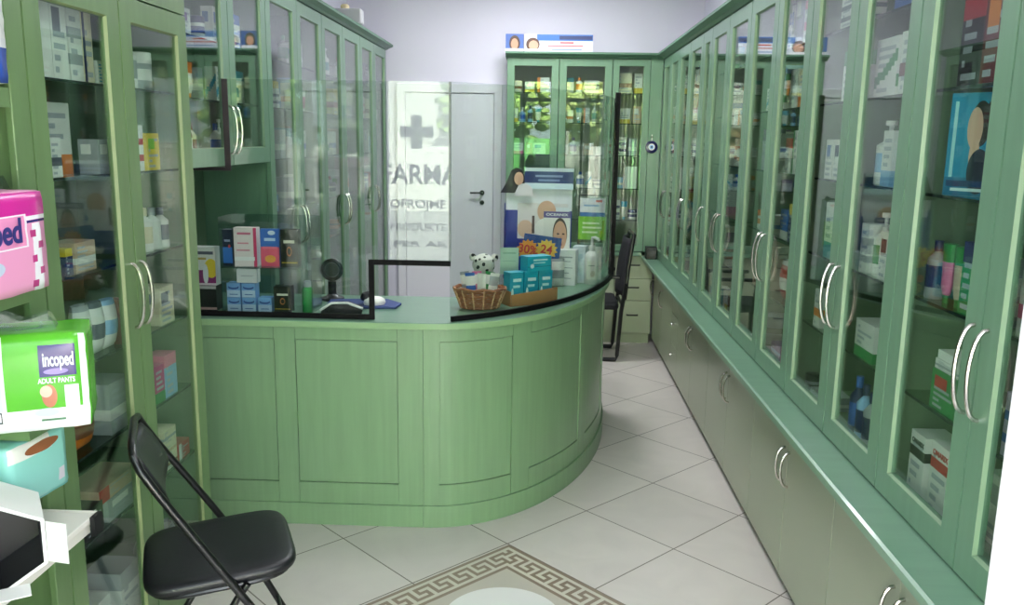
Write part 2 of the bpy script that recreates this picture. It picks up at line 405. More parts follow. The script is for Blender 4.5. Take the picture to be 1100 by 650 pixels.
# lower right units
XBL = .939
def base_unit(lab, a0, a1, cuts, handles, drawers=0):
    loc, rz = place('R', a0, a1, XBL); W = a1-a0
    root = setp(empty('base_cabinet', loc, rz), lab, 'cabinet', 'green base cabinets under the ledge')
    q = MB(); q.box(.0005, .022, .06, W-.0005, .36, .722, G_BASE); q.obj('carcass', root)
    q = MB(); q.box(.0005, .035, 0, W-.0005, .345, .0595, pm('dark_plinth', (70, 82, 70), .5)); q.obj('plinth', root)
    if drawers:
        for k in range(drawers):
            h = (.722-.065)/drawers
            q = MB(); q.box(.002, 0, .065+k*h, W-.002, .0215, .065+(k+1)*h-.004, G_BASE); dw = q.obj('drawer', root, bevel=.0015)
            q = MB(); q.lathe([(.006, 0), (.006, .012), (.014, .018), (.012, .026), (.003, .029)], CHROME, 12); kb = q.obj('knob', dw, loc=(W/2, 0, .065+(k+.72)*h)); kb.rotation_euler = (PI/2, 0, 0)
        return
    cs = sorted(a1-c for c in cuts)
    for i in range(len(cs)-1):
        w = cs[i+1]-cs[i]
        q = MB(); q.box(0, 0, 0, w-.004, .0215, .652, G_BASE); dr = q.obj('door', root, bevel=.0015, loc=(cs[i]+.002, 0, .065))
        link('handle', handle_mesh(.135, .032), dr, (.03 if handles[i] == 'l' else w-.034, 0, .435))
base_unit('green base cabinet with two flat doors below the ledge, closest to entrance', 1.53, 2.56, [1.53, 2.05, 2.56], ['r', 'l'])
base_unit('green base cabinet with two flat doors below the second pair of glass doors', 2.56, 3.6, [2.56, 3.08, 3.6], ['r', 'l'])
base_unit('green base cabinet with two flat doors below the third pair of glass doors', 3.6, 4.65, [3.6, 4.13, 4.65], ['r', 'l'])
base_unit('green base cabinet with two flat doors next to the three small knobbed drawers', 4.65, 5.75, [4.65, 5.2, 5.75], ['r', 'l'])
base_unit('narrow green stack of three drawers with round knobs under the ledge', 5.75, 6.03, None, None, 3)
base_unit('green base cabinet with two flat doors in the far corner by drawers', 6.03, 7.09, [6.03, 6.56, 7.09], ['l', 'l'])
# back run -----------------------------------------------------------
unit('display_cabinet', 'green cabinet with two wide glass doors on back wall beside the white door', 'green glazed wall cabinets', 'B', -.318, .535, YB, .375, .79, HTOP, [-.318, .105, .535], SH, ['r', 'l'], mi=G_INB, hz=1.2, stile=.062)
unit('display_cabinet', 'narrow green cabinet with one glass door on the back wall beside the corner', 'green glazed wall cabinets', 'B', .536, .84, YB, .375, .79, HTOP, [.536, .84], SH, [None], mi=G_INB, stile=.055)
q = MB(); q.box(.841, YB, .79, .939, YB+.03, 2.345, G_CAB); setp(q.obj('corner_filler'), 'plain green filler board in the corner where back and right cabinets meet', 'board')
q = MB(); q.box(-.33, YB-.03, .757, .826, YW-.005, .788, G_TOP); setp(q.obj('ledge_worktop'), 'short green ledge under the back wall cabinets', 'worktop')
root = setp(empty('drawer_cabinet', (-.318, YB, 0)), 'green drawer cabinet lightened as if lit, with dark handles under the back wall ledge', 'cabinet')
q = MB(); q.box(0, .022, .085, 1.25, .37, .755, M_DRAW); q.obj('carcass', root)
q = MB(); q.box(.005, .03, 0, 1.24, .36, .084, M_DRAW); q.obj('plinth', root)
for cx0, cx1 in ((.0, .43), (.435, .93), (.935, 1.245)):
    for z0, z1 in ((.09, .37), (.375, .56), (.565, .75)):
        q = MB(); q.box(cx0+.003, 0, z0, cx1-.003, .0215, z1, M_DRAW); dw = q.obj('drawer', root, bevel=.002)
        q = MB(); q.tube([(-.045, 0, 0), (-.045, -.022, 0), (.045, -.022, 0), (.045, 0, 0)], .006, BLACK); q.obj('handle', dw, loc=((cx0+cx1)/2, 0, (z0+z1)/2+.02))
# left: tall near cabinet ----------------------------------------------
TH = [1.84, 1.58, 1.31, 1.05, .79, .53]
unit('display_cabinet', 'tall cabinet in warm-lit green with two glass doors behind the black folding chair', 'green glazed wall cabinets', 'L', 2.075, 3.03, XT, .44, .12, 2.10, [2.075, 2.553, 3.03], TH, ['r', 'l'], matf=G_LEFT, matb=G_BEADL, hz=1.21)
sbox('baseboard_left', XT+.02-.42, 2.08, 0, XT-.02, 3.03, .118, G_LEFT)
q = MB(); q.box(XT-.42, 2.08, 2.102, XT-.002, 3.03, 2.6, G_LEFT); setp(q.obj('top_box'), 'plain green boxed panel above the tall left cabinet', 'panel')
# left: long run ---------------------------------------------------------
LR = [3.14, 3.667, 4.167, 4.689, 5.21, 5.74, 6.275, 6.77, 7.29]
LTOP = 2.41
unit('display_cabinet', 'green hung cabinet with two short glass doors above the left end of counter', 'green glazed wall cabinets', 'L', 3.14, 4.167, XF, .36, 1.57, LTOP, LR[0:3], [2.08, 1.84], ['r', 'l'], hz=1.72)
for i, lab in ((2, 'first tall pair of glass doors on left wall behind the counter screen'), (4, 'second tall pair of glass doors on left wall behind the counter'), (6, 'last tall pair of glass doors on left wall, beside the back wall')):
    unit('display_cabinet', 'green cabinet, '+lab, 'green glazed wall cabinets', 'L', LR[i]+.0005, LR[i+2]-.0005, XF, .36, .08, LTOP, [LR[i]+.0005, LR[i+1], LR[i+2]-.0005], SH+[.8], ['r', 'l'], dz0=.08)
    q = MB(); q.box(XF-.34, LR[i]+.001, 0, XF-.03, LR[i+2]-.001, .079, G_CAB); setp(q.obj('trim_5'), kind='structure')
q = MB(); q.box(XLW+.002, 3.14, .0, XLW+.03, 4.16, 1.568, G_IN); setp(q.obj('niche_panel'), 'dark green back panel of the niche under the hung cabinet', 'panel')
q = MB(); q.box(XF-.33, 3.035, 0, XF-.004, 3.135, LTOP, G_CAB); setp(q.obj('side_filler'), 'narrow green upright filler between tall cabinet and hung cabinet', 'board')
q = MB(); q.prism([(XF+.005, LTOP+.002), (XF+.02, LTOP+.015), (XF+.055, LTOP+.028), (XF+.055, LTOP+.045), (XLW+.005, LTOP+.045), (XLW+.005, LTOP+.002)], 3.04, 7.33, CORN, 'y'); setp(q.obj('trim_6'), kind='structure')
# left: open shelf unit next to the entrance -------------------------------
root = setp(empty('open_shelf_unit', (XT, .95, 0), PI/2), 'open shelving in warm-lit green with wide packs beside the entrance on the left wall', 'shelf')
q = MB()
W = 2.073-.95
link('carcass', carcass_mesh('carcass', W, .44, .0, 2.6, .02, .03, G_LEFT, G_LEFT), root)
for x0, x1 in ((.0, .06), (W-.07, W-.0005)):
    q = MB(); q.box(x0, 0, 0, x1, .0195, 2.6, G_LEFT); q.obj('stile', root, bevel=.003)
for z, y in ((.38, .02), (.84, .02), (1.03, -.09), (1.345, -.09), (1.79, .02)):
    q = MB(); q.box((.86 if z < 1.2 else .72) if y < 0 else (.84 if z == .84 else .031), y, z-.025, (.935 if z > 1.2 else W-.072) if y < 0 else W-.031, .408, z, G_LEFT); q.obj('shelf', root)
q = MB(); q.box(.061, .001, 1.755, W-.076, .0195, 1.80, G_LEFT); q.obj('rail', root)

# ------------------------------------------------------------------ counter
def strip_mesh(name, path, sb, zb, height, mat, thick=.03):
    """raised and sunk panels along a path: sb, zb cell borders; height(i, j) = how far the cell stands out"""
    q = MB(); n, m = len(sb)-1, len(zb)-1
    def P(s, z, h): p, nn = path(s); return (p[0]+nn[0]*h, p[1]+nn[1]*h, z)
    H = [[height((sb[i]+sb[i+1])/2, (zb[j]+zb[j+1])/2) for j in range(m)] for i in range(n)]
    for i in range(n):
        for j in range(m):
            h = H[i][j]
            q.add([P(sb[i], zb[j], h), P(sb[i+1], zb[j], h), P(sb[i+1], zb[j+1], h), P(sb[i], zb[j+1], h)], [(0, 1, 2, 3)], mat)
            h2 = H[i+1][j] if i < n-1 else -thick
            if abs(h2-h) > 1e-6: q.add([P(sb[i+1], zb[j], h), P(sb[i+1], zb[j], h2), P(sb[i+1], zb[j+1], h2), P(sb[i+1], zb[j+1], h)], [(0, 1, 2, 3)], mat)
            if i == 0: q.add([P(sb[0], zb[j], -thick), P(sb[0], zb[j], h), P(sb[0], zb[j+1], h), P(sb[0], zb[j+1], -thick)], [(0, 1, 2, 3)], mat)
            h2 = H[i][j+1] if j < m-1 else -thick
            if abs(h2-h) > 1e-6: q.add([P(sb[i], zb[j+1], h), P(sb[i+1], zb[j+1], h), P(sb[i+1], zb[j+1], h2), P(sb[i], zb[j+1], h2)], [(0, 1, 2, 3)], mat)
            if j == 0: q.add([P(sb[i], zb[0], -thick), P(sb[i+1], zb[0], -thick), P(sb[i+1], zb[0], h), P(sb[i], zb[0], h)], [(0, 1, 2, 3)], mat)
        q.add([P(sb[i], zb[0], -thick), P(sb[i], zb[-1], -thick), P(sb[i+1], zb[-1], -thick), P(sb[i+1], zb[0], -thick)], [(0, 1, 2, 3)], mat)
    return q.mesh(name, merge=True)
ECX, ECY, EA, EB = -.5, 5.12, .88, 1.6
_T = [R(-90+90*i/400) for i in range(401)]
_E = [(ECX+EA*math.cos(t), ECY+EB*math.sin(t)) for t in _T]
_S = [0]
for a, b in zip(_E, _E[1:]): _S.append(_S[-1]+math.hypot(b[0]-a[0], b[1]-a[1]))
SEND = _S[-1]
def epath(s):
    if s >= SEND: return (ECX+EA, ECY+s-SEND), (1, 0)
    i = 0
    lo, hi = 0, 400
    while hi-lo > 1:
        md = (lo+hi)//2
        if _S[md] <= s: lo = md
        else: hi = md
    k = (s-_S[lo])/(_S[lo+1]-_S[lo]); t = _T[lo]+(_T[lo+1]-_T[lo])*k
    nx, ny = math.cos(t)/EA, math.sin(t)/EB; l = math.hypot(nx, ny)
    return (ECX+EA*math.cos(t), ECY+EB*math.sin(t)), (nx/l, ny/l)
def lpath(s): return (XLW+.035+s, 3.52), (0, -1)
def panel_height(panels, zlo=.105, zr0=.195, zr1=.845, plinth=.1):
    G = .004
    def h(s, z):
        if z < plinth: return .010
        for a, b in panels:
            if a < s < b and zr0 < z < zr1:
                return -.012 if (s < a+G or s > b-G or z < zr0+G or z > zr1-G) else -.004
            if a < s < b and (abs(s-a) < .003 or abs(s-b) < .003): return -.004
        return 0
    return h
def sborders(panels, s0, s1, step):
    b = {s0, s1}
    for a, c in panels: b |= {a, a+.003, a+.004, c-.004, c-.003, c}
    k = s0
    while k < s1: b.add(k); k += step
    b = sorted(x for x in b if s0 <= x <= s1); o = [b[0]]
    for x in b[1:]:
        if x-o[-1] > .0009: o.append(x)
    return o
ZB = [0, .1, .195, .199, .841, .845, .9]
ctr = setp(empty('reception_counter', (0, 0, 0)), 'large green panelled counter with straight front and rounded end', 'counter')
x_ = lambda X: X-(XLW+.035)
lp = [(x_(-1.60), x_(-1.142)), (x_(-1.053), x_(-.609))]
link('front_panel', strip_mesh('front_panel', lpath, sborders(lp, 0, x_(-.5012), 9), ZB, panel_height(lp), G_COUNTER), ctr)
ep = [(.068, .42), (.53, 1.0), (1.11, 1.56), (1.66, 2.05)]
link('curved_panel', strip_mesh('curved_panel', epath, sborders(ep, -.0 if False else 0.0, SEND+.2, .03), ZB, panel_height(ep), G_COUNTER), ctr)
# worktop: front edge follows the panels, inner edge leaves the staff side open
out = [(XLW+.035, 3.497)]+[(p[0]+n[0]*.022, p[1]+n[1]*.022) for p, n in (epath(SEND*i/40) for i in range(41))]
ye = ECY+.2
xo = ECX+EA+.022
out += [(xo, ye)]+[(xo-.17+.17*math.cos(a), ye+.17*math.sin(a)) for a in [PI*k/12 for k in range(1, 12)]]+[(xo-.34, ye)]
inn = [(ECX+.56*math.cos(t), ECY-.0+1.0*math.sin(t)) for t in [R(-90*i/20) for i in range(0, 21)]]
poly = out+inn+[(XLW+.035, 4.12)]
q = MB(); q.prism(poly, .9005, .93, G_TOP); wt = q.obj('worktop', ctr, bevel=.004)
q = MB(); 
edge = [(XLW+.036, 3.4965)]+[(p[0]+n[0]*.0225, p[1]+n[1]*.0225) for p, n in (epath((SEND+.2)*i/44) for i in range(45))]
edge2 = [(x, y+.003) if i == 0 else (p[0]+n[0]*.0205, p[1]+n[1]*.0205) for i, ((x, y), (p, n)) in enumerate(zip(edge, [(edge[0], (0, 1))]+[epath((SEND+.2)*i/44) for i in range(45)]))]
q.prism(edge+edge2[::-1], .902, .927, pm('worktop_lip_green', (132, 164, 122), .35)); q.obj('worktop_lip', ctr)
# counter screen
scr = setp(empty('counter_screen', (0, 3.56, .93)), 'clear glass screen with black base bar and end post on the green counter', 'screen')
XA = -.39
def sc(x, z): return (x, z-.93)
q = MB(); q.prism([sc(XLW+.036, .945), sc(-.735, .945), sc(-.735, 1.185), sc(XA-.003, 1.185), sc(XA-.003, 1.925), sc(XF+.022, 1.925), sc(XF+.022, 1.55), sc(XLW+.036, 1.55)], -.003, .003, PLEXI, 'y'); q.obj('glass_panel', scr)
q = MB()
t = .022
q.prism([sc(XLW+.036, .9305), sc(-.712, .9305), sc(-.712, 1.168), sc(XA+.004, 1.168), sc(XA+.004, 1.19), sc(-.735, 1.19), sc(-.735, .953), sc(XLW+.036, .953)], -.012, -.0032, BLACKD, 'y'); q.obj('base_bar', scr)
q = MB(); q.prism([sc(XF+.004, 1.925), sc(XF+.004, 1.566), sc(XLW+.036, 1.566), sc(XLW+.036, 1.552), sc(XF+.028, 1.552), sc(XF+.028, 1.925)], -.009, -.0032, pm('dark_gasket', (34, 24, 30), .5), 'y'); q.obj('gasket', scr)
# curved part along the rounded end
_P0, _P1, _P2 = (-.388, 3.552), (.225, 3.93), (.388, 4.83)
def sp(t): return tuple(_P0[k]*(1-t)**2+2*_P1[k]*t*(1-t)+_P2[k]*t*t for k in (0, 1))
def sd(t): return tuple(2*(1-t)*(_P1[k]-_P0[k])+2*t*(_P2[k]-_P1[k]) for k in (0, 1))
ts = [i/30 for i in range(31)]
def band(off0, off1, z0, z1, mat, name, smooth=True):
    q = MB(); pts = []
    for t in ts:
        dx_, dy_ = sd(t); nx, ny = dy_, -dx_; l = math.hypot(nx, ny); p = sp(t)
        pts.append(((p[0]+nx/l*off0, p[1]-3.56+ny/l*off0), (p[0]+nx/l*off1, p[1]-3.56+ny/l*off1)))
    k = len(pts); v = []
    for a, b in pts: v += [(a[0], a[1], z0-.93), (b[0], b[1], z0-.93), (b[0], b[1], z1-.93), (a[0], a[1], z1-.93)]
    f = [(0, 1, 2, 3), tuple(4*(k-1)+i for i in (3, 2, 1, 0))]
    for i in range(k-1): f += [(4*i+j, 4*i+4+j, 4*i+4+(j+1) % 4, 4*i+(j+1) % 4) for j in range(4)]
    q.add(v, f, mat); return q.obj(name, scr, smooth=True)
band(-.003, .003, .945, 1.925, PLEXI, 'curved_glass')
band(.0035, .016, .9305, .953, BLACKD, 'curved_base_bar')
pe = sp(ts[-1])
q = MB(); q.box(pe[0]-.004, pe[1]-3.56+.003, .0005, pe[0]+.024, pe[1]-3.56+.02, 1.03, BLACKD); q.obj('end_post', scr)
q = MB(); q.box(XA-.005, -.006, .255, XA+.004, .006, .995, pm('grey_edge', (120, 124, 130), .3)); q.obj('joint_strip', scr)

# ------------------------------------------------------------------ products
TXT = pal('text')
def paint_box(w, d, h, base, accent, style, seed):
    """carton with a painted design on a fine grid, one closed mesh"""
    rnd = random.Random(seed); nx, nz = 8, 14
    ml = [rnd.randint(2, 7) for _ in range(nz)]
    def col(i, j, side):
        u, v = i/nx, j/nz
        if style == 'band' and 4 <= j < 7: return accent
        if style == 'top' and j >= 10: return accent
        if style == 'upband' and 9 <= j < 11: return accent
        if style == 'base' and j < 4: return accent
        if style == 'side' and i < 2: return accent
        if style == 'logo' and 1 <= i < 5 and 8 <= j < 12: return accent
        if style == 'full': base_, tx = accent, base
        else: base_, tx = base, 'faint'
        if style == 'stripes' and j in (3, 4, 8, 9): return accent
        if style == 'diag' and abs((i+.5)/nx*.5-(j+.5)/nz+.2) < .1: return accent
        if side == 0 and j % 2 == 1 and 1 <= i < ml[j] and 1 <= j < 12 and style != 'plain': return tx
        return base_
    q = MB(); sides = [((-w/2, -d/2), (w/2, -d/2)), ((w/2, -d/2), (w/2, d/2)), ((w/2, d/2), (-w/2, d/2)), ((-w/2, d/2), (-w/2, -d/2))]
    for sd, ((x0, y0), (x1, y1)) in enumerate(sides):
        for i in range(nx):
            for j in range(nz):
                a, b = i/nx, (i+1)/nx
                q.add([(x0+(x1-x0)*a, y0+(y1-y0)*a, h*j/nz), (x0+(x1-x0)*b, y0+(y1-y0)*b, h*j/nz), (x0+(x1-x0)*b, y0+(y1-y0)*b, h*(j+1)/nz), (x0+(x1-x0)*a, y0+(y1-y0)*a, h*(j+1)/nz)], [(0, 1, 2, 3)], pal(col(i, j, sd)))
    for z, rev in ((0, True), (h, False)):
        P = []
        for (x0, y0), (x1, y1) in sides: P += [(x0+(x1-x0)*i/nx, y0+(y1-y0)*i/nx, z) for i in range(nx)]
        q.add(P, [tuple(range(len(P)))[::-1] if rev else tuple(range(len(P)))], pal(accent if style in ('full',) or (style == 'top' and not rev) else base))
    return q.mesh('medicine_box', merge=True)
def bottle_mesh(kind, w, h, base, accent, style):
    q = MB(); r = w/2; B, A = pal(base), pal(accent); Wt = pal('white'); r2 = .35*r
    lab = A if style != 'plain' else B
    if kind == 'bottle':
        q.lathe([(r*.9, 0), (r, .02*h), (r, .2*h), (r, .58*h), (r, .68*h), (r2, .8*h), (r2, .82*h), (r2*1.25, .82*h), (r2*1.25, h)], [B, B, lab, B, B, B, A, A], 14)
    elif kind == 'pump':
        q.lathe([(r*.9, 0), (r, .02*h), (r, .2*h), (r, .5*h), (r, .62*h), (r2, .7*h), (r2, .78*h), (r2*.5, .8*h), (r2*.5, .92*h), (r2*1.3, .93*h), (r2*1.3, h)], [B, B, lab, B, B, Wt, Wt, Wt, Wt, Wt], 14)
    elif kind == 'jar':
        q.lathe([(r*.92, 0), (r, .04*h), (r, .25*h), (r, .55*h), (r, .7*h), (r*1.03, .7*h), (r*1.03, .98*h), (r*.95, h)], [B, B, lab, B, A, A, A], 16)
    elif kind == 'tube':
        q.lathe([(r*.5, 0), (r*.5, .12*h), (r*.62, .14*h), (r*.95, .3*h), (r*1.05, .7*h), (r*1.2, h)], [A, A, B, B, A], 14, sy=.55)
    return q.mesh('medicine_'+kind, smooth=True)
def pouch_mesh(w, d, h, base, accent):
    q = MB(); nx, nz = 8, 10; B, A = pal(base), pal(accent)
    for sgn in (-1, 1):
        for i in range(nx):
            for j in range(nz):
                P = []
                for a, b in ((i, j), (i+1, j), (i+1, j+1), (i, j+1)):
                    u, v = a/nx, b/nz; k = (math.sin(PI*u)**.4)*(math.sin(PI*min(1, v*.9+.0))**.5 if v > 0 else .0)
                    P.append(((u-.5)*w, sgn*d/2*k, v*h))
                q.add(P, [(0, 1, 2, 3) if sgn < 0 else (3, 2, 1, 0)], A if (3 <= j < 6 or j == nz-1) else B)
    return q.mesh('pouch', smooth=True, merge=True)
PC = {}
KN = {'box': ('medicine_box', 'box'), 'bottle': ('medicine_bottle', 'bottle'), 'pump': ('pump_bottle', 'bottle'), 'jar': ('cream_jar', 'jar'), 'tube': ('cream_tube', 'tube'), 'pouch': ('soft_pack', 'pack')}
KW = {'box': 'box', 'bottle': 'bottle', 'pump': 'pump bottle', 'jar': 'jar', 'tube': 'tube', 'pouch': 'soft pack'}
SW = {'band': '{a} band', 'top': '{a} top', 'upband': 'upper {a} band', 'base': '{a} base', 'side': '{a} edge', 'logo': '{a} square', 'stripes': '{a} stripes', 'diag': '{a} slash'}
USED = {}
def product(kind, w, d, h, base, accent, style, loc, rz, where, group, adj='', look=None):
    key = (kind, round(w, 2), round(d, 2), round(h, 2), base, accent, style)
    if key not in PC:
        if kind == 'box': PC[key] = paint_box(w, d, h, base, accent, style, hash(key) % 1000 if False else sum(map(ord, str(key))))
        elif kind == 'pouch': PC[key] = pouch_mesh(w, d, h, base, accent)
        else: PC[key] = bottle_mesh(kind, w, h, base, accent, style)
    o = link(KN[kind][0], PC[key], None, loc, rz)
    if look is None:
        if style == 'full': look = f"{accent} {KW[kind]}" + (f" with {base} print" if kind == 'box' else '')
        elif style == 'plain' or base == accent: look = f"plain {base} {KW[kind]}"
        elif kind in ('bottle', 'jar', 'tube', 'pump'): look = f"{base} {KW[kind]} with {accent} {'label' if kind == 'pump' else 'cap'}"
        elif kind == 'pouch': look = f"{base} {KW[kind]} with {accent} band"
        else: look = f"{base} {KW[kind]} with " + SW[style].format(a=accent)
    lab = (adj+' ' if adj else '')+look+', '+where
    if lab in USED:
        USED[lab] += 1
        print('DUPLICATE', lab)
    USED[lab] = 1
    setp(o, lab, KN[kind][1], group)
    return o
RZ = {'R': -PI/2, 'L': PI/2, 'B': 0}
def put(wall, along, front, z, kind, w, d, h, base, accent, style, where, group, turn=0, adj='', look=None):
    """front = the wall-normal coordinate of the product's face"""
    off = d/2+.002 if kind in ('box', 'pouch') else w/2*1.05+.002
    if wall == 'R': loc = (front+off, along, z)
    elif wall == 'L': loc = (front-off, along, z)
    else: loc = (along, front+off, z)
    return product(kind, w, d, h, base, accent, style, loc, RZ[wall]+turn, where, group, adj, look)
LOOKS = [('box', b, a, s) for b, a, s in [('white', 'blue', 'band'), ('white', 'red', 'top'), ('white', 'green', 'base'), ('white', 'orange', 'side'), ('white', 'purple', 'logo'), ('cream', 'brown', 'band'),
         ('white', 'teal', 'top'), ('blue', 'white', 'stripes'), ('white', 'navy', 'stripes'), ('white', 'pink', 'base'), ('white', 'cyan', 'diag'), ('yellow', 'red', 'band'), ('white', 'grey', 'plain'),
         ('sky', 'white', 'band'), ('white', 'lime', 'logo'), ('lilac', 'purple', 'top'), ('white', 'maroon', 'side'), ('beige', 'white', 'logo'), ('white', 'yellow', 'base'), ('white', 'blue', 'logo'),
         ('white', 'red', 'stripes'), ('grey', 'white', 'band'), ('white', 'teal', 'side'), ('white', 'orange', 'band'), ('green', 'white', 'full'), ('white', 'navy', 'full'), ('red', 'white', 'top')]]
LOOKS += [('bottle', b, a, 'label') for b, a in [('white', 'blue'), ('white', 'green'), ('brown', 'white'), ('white', 'red'), ('sky', 'navy'), ('white', 'orange'), ('green', 'white'), ('cream', 'brown'), ('white', 'purple')]]
LOOKS += [('pump', b, a, 'label') for b, a in [('white', 'teal'), ('white', 'green'), ('sky', 'blue')]]
LOOKS += [('tube', b, a, 'label') for b, a in [('white', 'cyan'), ('pink', 'white'), ('white', 'orange')]] + [('jar', b, a, 'label') for b, a in [('white', 'navy'), ('brown', 'orange'), ('white', 'white')]]
def fill(rnd, wall, a0, a1, front, z, hmax, where, group, n=None, tall=.8, skip=0.12, dmax=.2, pale=False):
    """one shelf bay, products side by side, every look at most once"""
    looks = [l for l in LOOKS if not pale or (l[1] in ('white', 'cream', 'grey', 'lilac', 'beige', 'sky') and l[2] not in ('green', 'red', 'lime') and l[3] != 'full')]; rnd.shuffle(looks); x = a0; k = 0
    while k < len(looks):
        kind, b, a, s = looks[k]; k += 1
        if rnd.random() < skip: x += rnd.uniform(.03, .08)
        if kind == 'box': w, h, d = rnd.choice([.05, .065, .08, .1, .12]), rnd.uniform(.35, tall), rnd.choice([.05, .07, .1])
        elif kind == 'jar': w, h, d = rnd.choice([.06, .075]), rnd.uniform(.3, .4), .07
        elif kind == 'tube': w, h, d = .045, rnd.uniform(.5, .65), .045
        else: w, h, d = rnd.choice([.045, .055, .065]), rnd.uniform(.55, tall), .06
        h = round(h*hmax, 2); d = min(d, dmax); ww = w*1.3 if kind in ('tube',) else w*1.06
        if x+ww > a1: break
        put(wall, x+ww/2, front+(rnd.uniform(0, .05) if wall != 'L' else -rnd.uniform(0, .05)), z, kind, w, d, h, b, a, s, where, group)
        x += ww+rnd.uniform(.004, .02)
        if n is not None:
            n -= 1
            if n == 0: break
SN = {2.08: 'top shelf', 1.84: 'second shelf', 1.58: 'third shelf', 1.31: 'fourth shelf', 1.05: 'fifth shelf', .775: 'cabinet bottom'}
GR = 'medicines in the right wall cabinets'; GL = 'medicines in the tall left cabinet'; GB = 'medicines in the back wall cabinets'; GF = 'medicines in the long left cabinets'
FR = XR+.05
def RW(di, z): return f"{SN[z]} behind {ORD[di]} glass door on right"
# --- specific stock of the four doors nearest the entrance
def rp(di, z, along, *a, **k): return put('R', along, k.pop('fr', FR), z+.0006, *a, RW(di, z), GR, **k)
# door B (second): near to far = larger y is farther
rp(1, 1.84, 2.15, 'box', .12, .06, .22, 'black', 'red', 'top', fr=FR+.02)
rp(1, 1.84, 2.03, 'box', .10, .06, .22, 'maroon', 'orange', 'logo', fr=FR+.01)
rp(1, 2.08, 2.1, 'box', .14, .08, .17, 'white', 'red', 'band')
rp(1, 1.31, 1.90, 'jar', .09, .09, .10, 'grey', 'white', 'label')
rp(1, 1.31, 2.15, 'tube', .045, .045, .15, 'pink', 'green', 'label')
rp(1, 1.31, 2.085, 'tube', .04, .04, .15, 'beige', 'green', 'label')
rp(1, 1.31, 2.0, 'box', .07, .06, .17, 'green', 'navy', 'top')
rp(1, 1.31, 2.22, 'bottle', .05, .05, .15, 'grey', 'navy', 'label')
rp(1, 1.31, 2.12, 'box', .1, .06, .12, 'cream', 'grey', 'band', fr=FR+.13)
rp(1, 1.31, 1.95, 'box', .16, .06, .13, 'lilac', 'grey', 'top', fr=FR+.13)
rp(1, 1.05, 2.06, 'box', .13, .075, .10, 'green', 'red', 'logo')
rp(1, 1.05, 2.18, 'box', .08, .09, .03, 'white', 'grey', 'stripes', fr=FR+.08)
o = product('box', .12, .07, .025, 'white', 'grey', 'band', (FR+.04, 2.062, 1.1515), -PI/2, 'lying on green box behind second glass door on right', GR)
o = product('box', .11, .065, .022, 'white', 'white', 'plain', (FR+.04, 2.062, 1.177), -PI/2, 'topmost on the green box stack behind second glass door', GR)
om1 = rp(1, .775, 2.16, 'box', .085, .085, .185, 'white', 'black', 'upband')
om2 = rp(1, .775, 2.055, 'box', .095, .11, .19, 'white', 'red', 'upband', fr=FR+.01)
text_part('lettering', 'OMARIX', .02, pal('red'), om2, (0, -.0555, .163), (PI/2, 0, 0), .08)
text_part('lettering', 'OMARIX', .018, pal('black'), om1, (0, -.043, .16), (PI/2, 0, 0), .07)
text_part('lettering', 'OMARIX', .02, pal('red'), om2, (.048, 0, .163), (PI/2, 0, PI/2), .085)
rp(1, .775, 1.955, 'box', .06, .06, .08, 'cream', 'red', 'stripes', fr=FR+.0)
rp(1, .775, 1.92, 'box', .085, .08, .17, 'white', 'grey', 'logo', fr=FR+.08)
# cyan box with a portrait, turned to the door
CYL = [('r', .12, .5, .035, .42, (180, 236, 240)), ('r', .5, .06, .5, .12, (20, 120, 160)), ('e', .62, .70, .2, .22, (40, 30, 32)), ('e', .52, .66, .15, .2, (222, 178, 156)), ('e', .55, .38, .1, .2, (222, 178, 156)),
       ('e', .66, .24, .22, .22, (24, 30, 60)), ('e', .80, .82, .1, .1, (40, 30, 32)), ('r', .5, .12, .45, .03, (16, 60, 110)), ('r', .5, .06, .35, .015, (220, 244, 246))]
def printed(name, w, d, h, base, layers, loc, rz, label, cat, group=None, tilt=0, roll=0, parent=None, bevel=0):
    """box with a printed front face (local -y)"""
    q = MB(); q.box(-w/2, -d/2, 0, w/2, d/2, h, print_mat('print_'+(label or name)[:40], base, layers))
    me = q.mesh(name); ul = me.uv_layers.new(name='UVMap')
    for p in me.polygons:
        for li in p.loop_indices:
            v = me.vertices[me.loops[li].vertex_index].co
            ul.data[li].uv = ((v.x+w/2)/w, v.z/h) if p.normal.y < -.9 else (-3, -3)
    o = link(name, me, parent, loc); o.rotation_euler = (tilt, roll, rz)
    return setp(o, label, cat, group) if parent is None else o
printed('boxed_remedy', .125, .045, .245, (28, 150, 190), CYL, (1.045, 2.135, 1.5806), -PI/2+.6, 'cyan box printed with a woman in profile, behind second glass door on right', 'box', GR)
product('box', .16, .07, .09, 'brown', 'beige', 'logo', (1.225, 1.95, 1.5806), -PI/2, 'behind the cyan portrait box on third shelf', GR)
# door C (third)
rp(2, 2.08, 2.5, 'box', .2, .1, .12, 'white', 'blue', 'base')
rp(2, 1.84, 2.62, 'box', .16, .09, .165, 'white', 'green', 'diag')
rp(2, 1.84, 2.46, 'box', .12, .09, .17, 'white', 'maroon', 'band')
rp(2, 1.84, 2.36, 'bottle', .07, .07, .21, 'white', 'blue', 'label')
rp(2, 1.58, 2.635, 'pump', .075, .075, .19, 'white', 'sky', 'label')
rp(2, 1.58, 2.55, 'box', .07, .06, .16, 'white', 'sky', 'base')
rp(2, 1.58, 2.46, 'bottle', .06, .06, .21, 'cyan', 'blue', 'label', fr=FR+.01)
rp(2, 1.58, 2.375, 'box', .07, .06, .13, 'navy', 'orange', 'band')
rp(2, 1.58, 2.54, 'bottle', .055, .055, .21, 'sky', 'blue', 'label', fr=FR+.12)
rp(2, 1.31, 2.66, 'box', .06, .06, .15, 'white', 'grey', 'stripes')
rp(2, 1.31, 2.585, 'pump', .06, .06, .19, 'white', 'green', 'label')
